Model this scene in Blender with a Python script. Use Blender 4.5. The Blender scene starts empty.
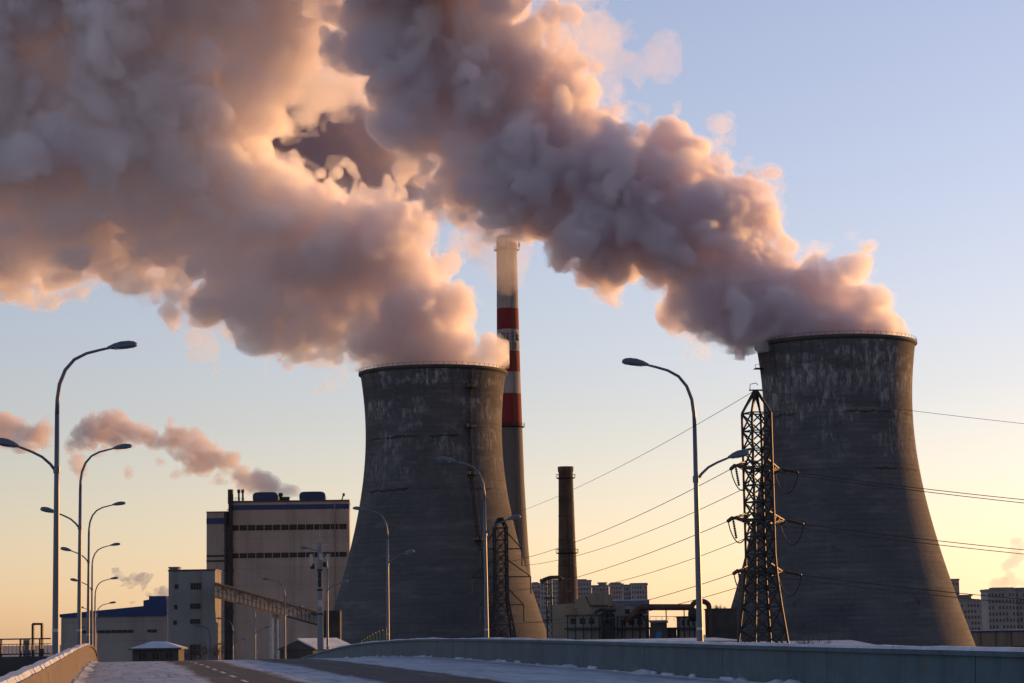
import bpy, bmesh, math, random
import numpy as np
from mathutils import Vector, Matrix, Quaternion
random.seed(7)
sc = bpy.context.scene
COL = sc.collection

# ------------------------------------------------------------------ camera
F = 2300.0                       # focal length in pixels of the 1024 px frame
EZ = 12.0                        # eye height above the plant's ground
PITCH = math.atan(294.5 / F)
ROLL = 0.016
fw = np.array([0, math.cos(PITCH), math.sin(PITCH)])
up0 = np.array([0, -math.sin(PITCH), math.cos(PITCH)])
rt0 = np.array([1.0, 0, 0])
upv = up0 * math.cos(ROLL) + rt0 * math.sin(ROLL)
rtv = rt0 * math.cos(ROLL) - up0 * math.sin(ROLL)
cd = bpy.data.cameras.new('camera')
cam = bpy.data.objects.new('camera', cd)
COL.objects.link(cam)
cd.sensor_width = 36.0
cd.lens = 36.0 * F / 1024.0
cd.clip_start = 0.5
cd.clip_end = 30000
cam.matrix_world = Matrix(((rtv[0], upv[0], -fw[0], 0), (rtv[1], upv[1], -fw[1], 0), (rtv[2], upv[2], -fw[2], EZ), (0, 0, 0, 1)))
sc.camera = cam

# ------------------------------------------------------------------ sky, sun, exposure
SUN_EL, SUN_AZ = math.radians(5.0), math.radians(50.0)
w = bpy.data.worlds.new('World')
sc.world = w
w.use_nodes = True
nt = w.node_tree
sky = nt.nodes.new('ShaderNodeTexSky')
sky.sky_type = 'NISHITA'
sky.sun_disc = False
sky.sun_elevation = SUN_EL
sky.sun_rotation = SUN_AZ
sky.air_density = 1.0
sky.dust_density = 0.4
sky.ozone_density = 1.6
tint = nt.nodes.new('ShaderNodeMix')
tint.data_type = 'RGBA'
tint.blend_type = 'MULTIPLY'
tint.inputs[0].default_value = 1.0
tint.inputs[7].default_value = (1.01, 0.857, 1.12, 1)
nt.links.new(sky.outputs[0], tint.inputs[6])
hs = nt.nodes.new('ShaderNodeHueSaturation')
hs.inputs['Saturation'].default_value = 0.80
nt.links.new(tint.outputs[2], hs.inputs['Color'])
nt.links.new(hs.outputs[0], nt.nodes['Background'].inputs[0])
nt.nodes['Background'].inputs[1].default_value = 0.115
sl = bpy.data.lights.new('sun', 'SUN')
sun = bpy.data.objects.new('sun', sl)
COL.objects.link(sun)
sl.energy = 2.9
sl.color = (1.0, 0.46, 0.115)
sl.angle = math.radians(0.5)
sdir = Vector((math.sin(SUN_AZ) * math.cos(SUN_EL), math.cos(SUN_AZ) * math.cos(SUN_EL), math.sin(SUN_EL)))
sun.rotation_euler = sdir.to_track_quat('Z', 'Y').to_euler()
sun.location = (300, 200, 200)
sc.view_settings.view_transform = 'Standard'
sc.view_settings.look = 'None'
sc.view_settings.gamma = 1
sc.view_settings.exposure = 1.0
cy = sc.cycles
cy.use_denoising = True
cy.denoiser = 'OPENIMAGEDENOISE'
cy.max_bounces = 18
cy.diffuse_bounces = 3
cy.glossy_bounces = 2
cy.volume_bounces = 16
cy.transparent_max_bounces = 64
cy.use_adaptive_sampling = True
cy.adaptive_threshold = 0.02
cy.sample_clamp_indirect = 6

# ------------------------------------------------------------------ helpers
def ray(px, py):
    return fw + rtv * ((px - 512) / F) + upv * ((341.5 - py) / F)

def P(px, py, Y):
    """world point at forward distance Y seen at this pixel of the photograph"""
    d = ray(px, py)
    return np.array([0, 0, EZ]) + d * (Y / d[1])

def hz(px, z, Y):
    """world point at depth Y and height z seen in pixel column px (near the horizon)"""
    py = 600.0
    for _ in range(8):
        p = P(px, py, Y)
        py += (p[2] - z) * F / Y
    p = P(px, py, Y)
    p[2] = z
    return p

def tag(o, label=None, cat=None, group=None, kind=None):
    if label: o['label'] = label
    if cat: o['category'] = cat
    if group: o['group'] = group
    if kind: o['kind'] = kind
    return o

def empty(name, loc, label, cat, group=None, rotz=0.0):
    o = bpy.data.objects.new(name, None)
    o.empty_display_size = 0.5
    COL.objects.link(o)
    o.location = loc
    o.rotation_euler.z = rotz
    return tag(o, label, cat, group)

def copy_tree(o, parent=None):
    c = o.copy()
    COL.objects.link(c)
    c.parent = parent
    for ch in list(o.children):
        copy_tree(ch, c)
    return c

class MB:
    """collects boxes, bars, tubes and lathes; build() links them as one mesh object"""
    def __init__(self):
        self.v, self.f, self.n = [], [], 0
    def add(self, v, f):
        b = self.n
        self.v.append(np.asarray(v, float).reshape(-1, 3))
        self.f += [tuple(i + b for i in q) for q in f]
        self.n += len(self.v[-1])
        return self
    def box(self, c, s, rz=0.0):
        x, y, z = s[0] / 2, s[1] / 2, s[2] / 2
        v = np.array([(-x, -y, -z), (x, -y, -z), (x, y, -z), (-x, y, -z), (-x, -y, z), (x, -y, z), (x, y, z), (-x, y, z)])
        if rz:
            c_, s_ = math.cos(rz), math.sin(rz)
            v = v @ np.array([[c_, s_, 0], [-s_, c_, 0], [0, 0, 1]])
        return self.add(v + np.asarray(c), [(0, 3, 2, 1), (4, 5, 6, 7), (0, 1, 5, 4), (1, 2, 6, 5), (2, 3, 7, 6), (3, 0, 4, 7)])
    def hexa(self, b, t):
        return self.add(list(b) + list(t), [(3, 2, 1, 0), (4, 5, 6, 7), (0, 1, 5, 4), (1, 2, 6, 5), (2, 3, 7, 6), (3, 0, 4, 7)])
    def prism(self, poly, off):
        """closed polygon swept by a vector"""
        a = np.asarray(poly, float)
        n = len(a)
        off = np.asarray(off, float)
        return self.add(np.vstack([a, a + off]), [tuple(range(n))[::-1], tuple(range(n, 2 * n))] + [(i, (i + 1) % n, n + (i + 1) % n, n + i) for i in range(n)])
    def beam(self, a, b, wd, h=None, upd=(0, 0, 1)):
        a, b = np.asarray(a, float), np.asarray(b, float)
        h = h or wd
        d = b - a
        d /= np.linalg.norm(d)
        u = np.asarray(upd, float)
        if abs(d @ u) > .95: u = np.array([0.31, 0.95, 0.05])
        s = np.cross(d, u); s /= np.linalg.norm(s)
        u = np.cross(s, d)
        q = [(-1, -1), (1, -1), (1, 1), (-1, 1)]
        return self.hexa([a + s * i * wd / 2 + u * j * h / 2 for i, j in q], [b + s * i * wd / 2 + u * j * h / 2 for i, j in q])
    def tube(self, path, rad, n=8, cap=True):
        p = np.asarray(path, float)
        m = len(p)
        r = np.full(m, rad, float) if np.isscalar(rad) else np.asarray(rad, float)
        t = np.gradient(p, axis=0)
        t /= np.linalg.norm(t, axis=1)[:, None]
        ref = np.array([0, 0, 1.0]) if abs(t[0][2]) < .9 else np.array([0, 1.0, 0])
        vs = []
        for i in range(m):
            s = np.cross(t[i], ref)
            s /= max(np.linalg.norm(s), 1e-9)
            ref2 = np.cross(s, t[i])
            ref = ref2
            for k in range(n):
                a = 2 * math.pi * k / n
                vs.append(p[i] + r[i] * (math.cos(a) * s + math.sin(a) * ref2))
        fs = [(i * n + k, i * n + (k + 1) % n, (i + 1) * n + (k + 1) % n, (i + 1) * n + k) for i in range(m - 1) for k in range(n)]
        if cap: fs += [tuple(range(n))[::-1], tuple(range((m - 1) * n, m * n))]
        return self.add(vs, fs)
    def lathe(self, prof, c, n=32, close=False):
        """prof: (radius, z) pairs"""
        vs = [(c[0] + r * math.cos(2 * math.pi * k / n), c[1] + r * math.sin(2 * math.pi * k / n), c[2] + z) for r, z in prof for k in range(n)]
        m = len(prof)
        rng = range(m) if close else range(m - 1)
        fs = [(i * n + k, i * n + (k + 1) % n, ((i + 1) % m) * n + (k + 1) % n, ((i + 1) % m) * n + k) for i in rng for k in range(n)]
        return self.add(vs, fs)
    def build(self, name, mat, parent=None, smooth=False, origin=None, bevel=0.0):
        me = bpy.data.meshes.new(name)
        v = np.vstack(self.v)
        o = bpy.data.objects.new(name, me)
        COL.objects.link(o)
        if parent is not None:
            off = np.zeros(3)
            q = parent
            while q is not None:
                off += np.array(q.location)
                q = q.parent
            o.parent = parent
            if origin is not None:
                o.location = np.asarray(origin) - off
                off = np.asarray(origin, float)
            v = v - off
        else:
            if origin is None:
                origin = np.array([(v[:, 0].min() + v[:, 0].max()) / 2, (v[:, 1].min() + v[:, 1].max()) / 2, v[:, 2].min()])
            o.location = origin
            v = v - np.asarray(origin)
        me.from_pydata(v.tolist(), [], self.f)
        bm = bmesh.new(); bm.from_mesh(me)
        bmesh.ops.recalc_face_normals(bm, faces=bm.faces)
        bm.to_mesh(me); bm.free()
        if smooth:
            me.polygons.foreach_set('use_smooth', [True] * len(me.polygons))
        if mat: me.materials.append(mat)
        if bevel:
            b = o.modifiers.new('edge', 'BEVEL'); b.width = bevel; b.segments = 2; b.limit_method = 'ANGLE'
        return o

# ---- materials
def N(m, t, **kw):
    n = m.node_tree.nodes.new(t)
    for k, v in kw.items():
        if k.startswith('i_'):
            key = k[2:]
            n.inputs[int(key) if key.isdigit() else key].default_value = v
        else: setattr(n, k, v)
    return n

def L(m, a, b):
    m.node_tree.links.new(a, b)

def math_(m, op, a, b=None, clamp=False):
    n = N(m, 'ShaderNodeMath', operation=op, use_clamp=clamp)
    for i, x in enumerate((a, b)):
        if x is None: continue
        if isinstance(x, (int, float)): n.inputs[i].default_value = x
        else: L(m, x, n.inputs[i])
    return n.outputs[0]

def ramp(m, fac, lo, hi):
    n = N(m, 'ShaderNodeMapRange', clamp=True, i_1=lo, i_2=hi)
    L(m, fac, n.inputs[0])
    return n.outputs[0]

def mixc(m, fac, a, b, mode='MIX'):
    n = N(m, 'ShaderNodeMix', data_type='RGBA', blend_type=mode)
    if isinstance(fac, (int, float)): n.inputs[0].default_value = fac
    else: L(m, fac, n.inputs[0])
    for i, x in ((6, a), (7, b)):
        if isinstance(x, tuple): n.inputs[i].default_value = (*x, 1)
        else: L(m, x, n.inputs[i])
    return n.outputs[2]

def noise(m, vec, scale, det=4, rough=.55, sc3=None):
    if sc3:
        mp = N(m, 'ShaderNodeMapping', i_Scale=sc3)
        L(m, vec, mp.inputs[0]); vec = mp.outputs[0]
    n = N(m, 'ShaderNodeTexNoise', i_Scale=scale, i_Detail=det, i_Roughness=rough)
    L(m, vec, n.inputs[0])
    return n.outputs[0]

def newmat(name):
    m = bpy.data.materials.new(name)
    m.use_nodes = True
    b = m.node_tree.nodes['Principled BSDF']
    b.inputs['Specular IOR Level'].default_value = 0.3
    return m, b, N(m, 'ShaderNodeTexCoord').outputs['Object']

def plain(name, col, rough=.8, var=.25, scale=.6, metal=0.0, streak=None, bump=0.0, col2=None, spec=.3):
    m, b, oc = newmat(name)
    f = noise(m, oc, scale, 5)
    lo = tuple(c * (1 - var) for c in col); hi = tuple(c * (1 + var) for c in col)
    c = mixc(m, ramp(m, f, .3, .7), lo, hi)
    if streak:
        s = noise(m, oc, 1.0, 5, .6, sc3=(streak, streak, streak * .07))
        c = mixc(m, ramp(m, s, .5, .75), c, col2 or tuple(x * .55 for x in col))
    L(m, c, b.inputs['Base Color'])
    b.inputs['Roughness'].default_value = rough
    b.inputs['Metallic'].default_value = metal
    b.inputs['Specular IOR Level'].default_value = spec
    if bump:
        bp = N(m, 'ShaderNodeBump', i_Strength=bump, i_Distance=.05)
        L(m, noise(m, oc, scale * 6, 4), bp.inputs['Height'])
        L(m, bp.outputs[0], b.inputs['Normal'])
    return m

M = {}
M['steel_dark'] = plain('dark_weathered_steel', (.018, .018, .021), .6, .3, 2)
M['galv'] = plain('galvanised_steel', (.30, .32, .35), .45, .15, 1.5, metal=.5)
M['lamp_paint'] = plain('blue_grey_lamp_paint', (.075, .095, .135), .4, .12, 1.2, spec=.5)
M['lamp_lens'] = plain('frosted_lamp_lens', (.45, .47, .5), .3, .1, 3)
M['wire'] = plain('black_conductor', (.03, .03, .03), .7, .1, 1)
M['porcelain'] = plain('brown_porcelain', (.05, .03, .025), .25, .2, 3, spec=.6)
M['rust'] = plain('rusty_pipe', (.07, .04, .03), .75, .35, .8, streak=.6)
M['cladding'] = plain('beige_sheet_cladding', (.27, .243, .225), .8, .14, .08, streak=.25, col2=(.19, .17, .16))
M['cladding_grey'] = plain('grey_render', (.18, .178, .18), .85, .14, .15, streak=.5, col2=(.11, .108, .11))
M['yellow_render'] = plain('yellowish_render', (.22, .18, .135), .85, .18, .2, streak=.4)
M['blue'] = plain('blue_sheet_metal', (.012, .035, .12), .5, .15, .1)
M['glass'] = plain('dark_window_glass', (.010, .010, .013), .4, .3, .5, spec=.2)
M['flat_glass'] = plain('haze_lightened_flat_window', (.09, .09, .10), .5, .35, .12)  # glass colour lightened to stand in for haze over the far blocks
M['frame'] = plain('window_frame', (.05, .048, .047), .6, .2, 1)
M['dark'] = plain('dark_soot_wall', (.05, .048, .047), .85, .3, .3)
M['brick'] = plain('sooty_brick', (.085, .068, .062), .9, .3, .25, streak=.5, col2=(.03, .025, .024))
M['apartment'] = plain('haze_paled_apartment_render', (.30, .275, .27), .85, .1, .05)  # distance haze is put into this wall colour by paling it
M['green'] = plain('green_mesh_sheet', (.012, .05, .028), .7, .3, .5)
M['shrub'] = plain('dry_bare_twigs', (.05, .038, .03), .9, .3, 2)
M['pole'] = plain('pale_concrete_pole', (.17, .175, .19), .8, .15, .8)
M['white_box'] = plain('white_antenna_plastic', (.3, .3, .3), .5, .08, 1)

def snow_mat():
    m, b, oc = newmat('snow')
    f = noise(m, oc, .5, 6)
    c = mixc(m, ramp(m, f, .35, .7), (.36, .41, .48), (.54, .59, .65))
    g = noise(m, oc, 3.5, 5)
    c = mixc(m, math_(m, 'MULTIPLY', ramp(m, g, .55, .75), .5), c, (.24, .24, .26))
    L(m, c, b.inputs['Base Color'])
    b.inputs['Roughness'].default_value = .75
    bp = N(m, 'ShaderNodeBump', i_Strength=.6, i_Distance=.08)
    L(m, noise(m, oc, 2.0, 6), bp.inputs['Height']); L(m, bp.outputs[0], b.inputs['Normal'])
    return m
M['snow'] = snow_mat()

def tower_mat(seed):
    m, b, oc = newmat('weathered_tower_concrete')
    sep = N(m, 'ShaderNodeSeparateXYZ'); L(m, oc, sep.inputs[0])
    z = sep.outputs[2]
    ang = math_(m, 'ARCTAN2', sep.outputs[1], sep.outputs[0])
    cyl = N(m, 'ShaderNodeCombineXYZ')
    L(m, math_(m, 'MULTIPLY', ang, 20.0), cyl.inputs[0]); L(m, z, cyl.inputs[1]); cyl.inputs[2].default_value = seed
    cv = cyl.outputs[0]
    big = noise(m, cv, .07, 5, .6)
    c = mixc(m, ramp(m, big, .3, .7), (.058, .063, .074), (.092, .095, .104))
    # every casting lift has its own tone
    lift = noise(m, cv, 1.0, 3, .6, sc3=(.06, .85, 1))
    c = mixc(m, math_(m, 'MULTIPLY', ramp(m, lift, .44, .66), .30), c, (.050, .050, .052))
    fine = noise(m, cv, 1.0, 5, .7, sc3=(.9, 1.3, 1))
    c = mixc(m, math_(m, 'MULTIPLY', ramp(m, fine, .5, .75), .25), c, (.16, .155, .155))
    mer = math_(m, 'LESS_THAN', math_(m, 'FRACT', math_(m, 'MULTIPLY', ang, 19.1)), .07)
    c = mixc(m, math_(m, 'MULTIPLY', mer, .22), c, (.03, .03, .03))
    # horizontal joints
    fr = math_(m, 'FRACT', math_(m, 'DIVIDE', z, 1.3))
    jn = math_(m, 'LESS_THAN', fr, .16)
    c = mixc(m, math_(m, 'MULTIPLY', jn, math_(m, 'MULTIPLY', ramp(m, noise(m, cv, .12, 4, .65), .38, .66), .42)), c, (.030, .030, .031))
    # lime blooms and streaks near the rim
    band = math_(m, 'MULTIPLY', ramp(m, z, 46.0, 76.0), ramp(m, z, 87.5, 84.0))
    st = noise(m, cv, 1.0, 6, .75, sc3=(.75, .22, 1))
    pt = noise(m, cv, .13, 4, .6, sc3=(.6, 1.3, 1))
    bloom = math_(m, 'MULTIPLY', math_(m, 'MULTIPLY', ramp(m, st, .47, .60), ramp(m, pt, .47, .57)), band)
    row = math_(m, 'MULTIPLY', ramp(m, z, 70.0, 76.0), ramp(m, z, 77.5, 76.5))
    bloom = math_(m, 'MAXIMUM', bloom, math_(m, 'MULTIPLY', math_(m, 'MULTIPLY', row, ramp(m, noise(m, cv, .09, 3), .46, .56)), ramp(m, st, .44, .58)))
    c = mixc(m, math_(m, 'MULTIPLY', bloom, .85), c, (.29, .295, .31))
    bl2 = noise(m, cv, 1.0, 4, .65, sc3=(.09, .32, 1))
    c = mixc(m, math_(m, 'MULTIPLY', ramp(m, bl2, .52, .68), .45), c, (.155, .15, .15))
    # a few rough dark seams
    for zs in (52.0, 66.5):
        sm = math_(m, 'LESS_THAN', math_(m, 'ABSOLUTE', math_(m, 'SUBTRACT', math_(m, 'ADD', z, math_(m, 'MULTIPLY', noise(m, cv, .5, 4), 2.0)), zs + 1)), .28)
        c = mixc(m, math_(m, 'MULTIPLY', sm, math_(m, 'MULTIPLY', ramp(m, noise(m, cv, .11, 3), .46, .54), .7)), c, (.02, .02, .021))
    # black damp patches in the middle, drips below
    dk = math_(m, 'MULTIPLY', ramp(m, noise(m, cv, .30, 6, .7, sc3=(1, .45, 1)), .60, .72), ramp(m, noise(m, cv, .05, 3), .47, .58))
    c = mixc(m, math_(m, 'MULTIPLY', dk, .75), c, (.016, .016, .017))
    dp = math_(m, 'MULTIPLY', ramp(m, noise(m, cv, .5, 5, .6, sc3=(2.0, .12, 1)), .52, .7), ramp(m, z, 66, 86))
    c = mixc(m, math_(m, 'MULTIPLY', dp, .65), c, (.022, .020, .019))
    L(m, c, b.inputs['Base Color'])
    b.inputs['Roughness'].default_value = .9
    b.inputs['Specular IOR Level'].default_value = .15
    bp = N(m, 'ShaderNodeBump', i_Strength=.5, i_Distance=.12)
    h = math_(m, 'SUBTRACT', noise(m, cv, .8, 5), math_(m, 'MULTIPLY', jn, .6))
    L(m, h, bp.inputs['Height']); L(m, bp.outputs[0], b.inputs['Normal'])
    return m

def volmat(name, dens, color=(1, 1, 1), absorb=0.0, g=.45, keep=(.22, .0, .27)):  # default keep puts the mauve of shaded steam into the absorption colour
    m = bpy.data.materials.new(name)
    m.use_nodes = True
    ns = m.node_tree.nodes
    ns.remove(ns['Principled BSDF'])
    out = ns['Material Output']
    s = N(m, 'ShaderNodeVolumeScatter', i_Color=(*color, 1), i_Density=dens, i_Anisotropy=g)
    if absorb:
        a = N(m, 'ShaderNodeVolumeAbsorption', i_Color=(*keep, 1), i_Density=absorb)
        ad = N(m, 'ShaderNodeAddShader')
        L(m, s.outputs[0], ad.inputs[0]); L(m, a.outputs[0], ad.inputs[1])
        L(m, ad.outputs[0], out.inputs['Volume'])
    else:
        L(m, s.outputs[0], out.inputs['Volume'])
    m.cycles.homogeneous_volume = True
    return m

# ------------------------------------------------------------------ steam: a field of puffs, roughened and meshed
import openvdb

def bspline_mat(n, step, rs, m):
    """n sample positions onto a lattice of m nodes, cubic B-spline weights"""
    x = np.arange(n) / step + rs
    i = np.floor(x).astype(int); t = x - i
    W = np.zeros((n, m), np.float32)
    ws = [(1 - t) ** 3 / 6, (3 * t ** 3 - 6 * t ** 2 + 4) / 6, (-3 * t ** 3 + 3 * t ** 2 + 3 * t + 1) / 6, t ** 3 / 6]
    for k in range(4): W[np.arange(n), i + k] = ws[k]
    return W

def lattice_noise(rng, shape, wl):
    """smooth noise, about -1..1, feature size wl voxels"""
    Ws = []
    for n in shape:
        m = int(n / wl) + 6
        Ws.append(bspline_mat(n, wl, rng.random(), m))
    g = rng.standard_normal([w_.shape[1] for w_ in Ws]).astype(np.float32)
    g = np.tensordot(Ws[0], g, (1, 0))
    g = np.einsum('bj,ajc->abc', Ws[1], g, optimize=True)
    g = np.einsum('ck,abk->abc', Ws[2], g, optimize=True)
    return g * 1.9

def puff_mesh(name, blobs, Y, vox, layers, parent=None, crumb=150, seed=1, amp=.85, wl=(34, 15, 7, 3.4, 1.7), gain=(.40, .62, .76, .92, .92), k=.35, flat=1.0, soft=0.0, jit=.45, cut=None, ydrift=None, tower=None, lamp=1.0, thin_from=None, thin_len=30.0, thin_amt=9.0, spawn=0):
    rng = np.random.default_rng(seed)
    cs, rs = [], []
    for b in blobs:
        x, y, r = b[:3]
        dy = b[3] if len(b) > 3 else rng.uniform(-jit, jit) * r / (F / Y)
        p = P(x, y, Y + dy + (ydrift(x) if ydrift else 0))
        cs.append(p); rs.append(r * Y / F)
    if spawn:                                            # smaller puffs budding from the big ones
        for p, r in list(zip(cs, rs)):
            for _ in range(spawn):
                d = rng.standard_normal(3); d /= np.linalg.norm(d); d[1] /= flat
                q = r * rng.uniform(.22, .46)
                cs.append(p + d * (r * rng.uniform(.82, 1.02) - q * .35)); rs.append(q)
    cs, rs = np.array(cs), np.array(rs)
    pad = rs[:, None] * 1.25 + 3
    lo, hi = (cs - pad).min(0), (cs + pad).max(0)
    shape = tuple(int(v) for v in np.ceil((hi - lo) / vox))
    S = np.zeros(shape, np.float32); SR = np.zeros(shape, np.float32)
    ax = [lo[i] + vox * np.arange(shape[i], dtype=np.float32) for i in range(3)]
    for c, r in zip(cs, rs):
        sl_, g = [], []
        for i in range(3):
            a = max(0, int((c[i] - 2.2 * r - lo[i]) / vox)); e = min(shape[i], int((c[i] + 2.2 * r - lo[i]) / vox) + 2)
            sl_.append(slice(a, e)); g.append(ax[i][a:e] - c[i])
        d = np.sqrt(g[0][:, None, None] ** 2 + (g[1] * flat)[None, :, None] ** 2 + g[2][None, None, :] ** 2)
        q = np.exp(-np.clip((d - r) / (k * r), -9, 9)).astype(np.float32)   # scale-free blend
        S[tuple(sl_)] += q
        SR[tuple(sl_)] += q * r
    rl = SR / np.maximum(S, 1e-9)
    f = -np.log(np.maximum(S, 1e-9)) * k * rl           # pseudo signed distance
    f = np.where(S < 1e-6, 50.0, f)
    rl = np.clip(rl, 1.0, 60)
    for w_, gn in zip(wl, gain):
        nz = lattice_noise(rng, shape, w_ / vox)
        a = amp * np.minimum(rl * .55, w_ * 1.1) * gn * 1.3
        bil = np.abs(nz) * 1.35 - .55                    # billows: round bumps with creases between
        f -= a * bil * lamp
    if tower is not None:                                # keep steam inside the mouth below the rim
        cx, cy_, rz, rr = tower
        rad = np.sqrt((ax[0] - cx)[:, None] ** 2 + (ax[1] - cy_)[None, :] ** 2)
        over = np.maximum(rad - rr, 0)[:, :, None]
        below = np.clip((rz + .4 - ax[2]) / 1.0, 0, 1)[None, None, :]
        near = (rad < rr + 3.0)[:, :, None]
        f = np.where((below > 0) & near & (over > -0.9), 30.0, f)
        f = np.where((ax[2] < rz - 3.5)[None, None, :] & (rad < rr + 14)[:, :, None], 30.0, f)
    for i in range(3):                                   # close at the grid's faces
        ix = [slice(None)] * 3
        for e in (0, -1):
            ix[i] = e; f[tuple(ix)] = 30.0
    f = np.clip(f, -30, 30).astype(np.float64)
    thinx = np.clip((thin_from - ax[0]) / thin_len, 0, 1)[:, None, None] if thin_from is not None else 0.0
    first = None
    off = np.array(cs[0]) if parent is None else np.array(parent.location)
    torn = lattice_noise(rng, shape, 5.0 / vox) * 1.3 + lattice_noise(rng, shape, 2.6 / vox) * .9 if len(layers) > 2 and spawn else None
    for li, (lv, mat) in enumerate(layers):              # nested shells: the steam thickens inwards
        gd = openvdb.FloatGrid(30.0)
        gd.copyFromArray(np.clip(f + (thinx * thin_amt if li == len(layers) - 1 else 0.0) + (torn if li == 0 and torn is not None else 0.0), -30, 30))
        pts, tri, quad = gd.convertToPolygons(isovalue=lv, adaptivity=0.0)
        v = np.asarray(pts) * vox + lo - off
        me = bpy.data.meshes.new(name if li == 0 else 'core')
        me.from_pydata(v.tolist(), [], [tuple(q) for q in np.asarray(quad)] + [tuple(t) for t in np.asarray(tri)])
        bm = bmesh.new(); bm.from_mesh(me)
        bmesh.ops.recalc_face_normals(bm, faces=bm.faces)
        seen, isls = set(), []
        for v0 in bm.verts:
            if v0.index in seen: continue
            st, isl = [v0], []
            seen.add(v0.index)
            while st:
                q = st.pop(); isl.append(q)
                for e in q.link_edges:
                    o2 = e.other_vert(q)
                    if o2.index not in seen: seen.add(o2.index); st.append(o2)
            isls.append(isl)
        lim = max(crumb, max(len(i_) for i_ in isls) * .25) if crumb >= 4000 and li < 2 else crumb
        kill = [q for isl in isls if len(isl) < lim for q in isl]
        if kill and len(kill) < len(bm.verts): bmesh.ops.delete(bm, geom=kill, context='VERTS')
        bm.to_mesh(me); bm.free()
        if len(me.vertices) == 0: continue
        me.polygons.foreach_set('use_smooth', [True] * len(me.polygons))
        me.materials.append(mat)
        o = bpy.data.objects.new(name if li == 0 else 'core', me)
        COL.objects.link(o)
        if first is None:
            first = o
            if parent is None: o.location = off
            else: o.parent = parent
        else: o.parent = first
        print(name, li, shape, len(me.vertices))
    return first

# ------------------------------------------------------------------ road geometry
HD = np.array([-.1714, .9852, 0]); RT = np.array([.9852, .1714, 0])
ROAD_ROT = math.atan2(.1714, .9852)
O_ = np.array([-1.6, 0, 0])
_t = np.array([-60, 0, 40, 80, 125, 176, 228, 280, 330, 385, 450, 700.])
_e = np.array([-2.3, -2.05, -1.92, -1.71, -1.43, -1.37, -2.2, -4.1, -6.3, -8.2, -9.2, -9.4])
def elev(t):
    t = np.asarray(t, float)
    xs = np.linspace(-30, 30, 13)
    return EZ + np.mean([np.interp(t + x, _t, _e) for x in xs], axis=0) + .06
def RD(u, t, h=0.0):
    p = O_ + RT * u + HD * t
    return np.array([p[0], p[1], float(elev(t)) + h])
ROAD_W = 22.4

def road_mat():
    m, b, oc = newmat('salted_asphalt_with_snow')
    sep = N(m, 'ShaderNodeSeparateXYZ'); L(m, oc, sep.inputs[0])
    x = sep.outputs[0]
    wob = noise(m, oc, 1.0, 6, .65, sc3=(.5, .06, 1))
    wob2 = noise(m, oc, 1.0, 5, .7, sc3=(2.2, .35, 1))
    xx = math_(m, 'ADD', x, math_(m, 'ADD', math_(m, 'MULTIPLY', math_(m, 'SUBTRACT', wob, .5), 1.6), math_(m, 'MULTIPLY', math_(m, 'SUBTRACT', wob2, .5), 1.1)))
    def strip(a, b_, s=.25):
        return math_(m, 'MULTIPLY', ramp(m, xx, a - s, a + s), ramp(m, xx, b_ + s, b_ - s))
    sn = strip(-5, SN[0])
    for a, b_ in ((SN[1], SN[2]), (SN[3], 40)):
        sn = math_(m, 'MAXIMUM', sn, strip(a, b_))
    a_ = mixc(m, ramp(m, noise(m, oc, 40, 3), .3, .7), (.018, .019, .022), (.036, .037, .041))
    a_ = mixc(m, ramp(m, noise(m, oc, 1, 4, .6, sc3=(1.5, .1, 1)), .5, .72), a_, (.085, .09, .10))
    s_ = mixc(m, ramp(m, noise(m, oc, .8, 6, .65, sc3=(1, .3, 1)), .35, .7), (.24, .29, .36), (.42, .48, .56))
    trk = ramp(m, noise(m, oc, 1, 5, .7, sc3=(4, .12, 1)), .52, .70)
    s_ = mixc(m, math_(m, 'MULTIPLY', trk, .8), s_, (.09, .10, .115))
    c = mixc(m, sn, a_, s_)
    L(m, c, b.inputs['Base Color'])
    b.inputs['Roughness'].default_value = .75
    bp = N(m, 'ShaderNodeBump', i_Strength=.6, i_Distance=.06)
    L(m, math_(m, 'ADD', noise(m, oc, 3.0, 5), sn), bp.inputs['Height']); L(m, bp.outputs[0], b.inputs['Normal'])
    return m
SN = (5.2, 8.4, 11.2, 15.4)      # snow | asphalt | snow | asphalt | snow across the deck

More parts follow.
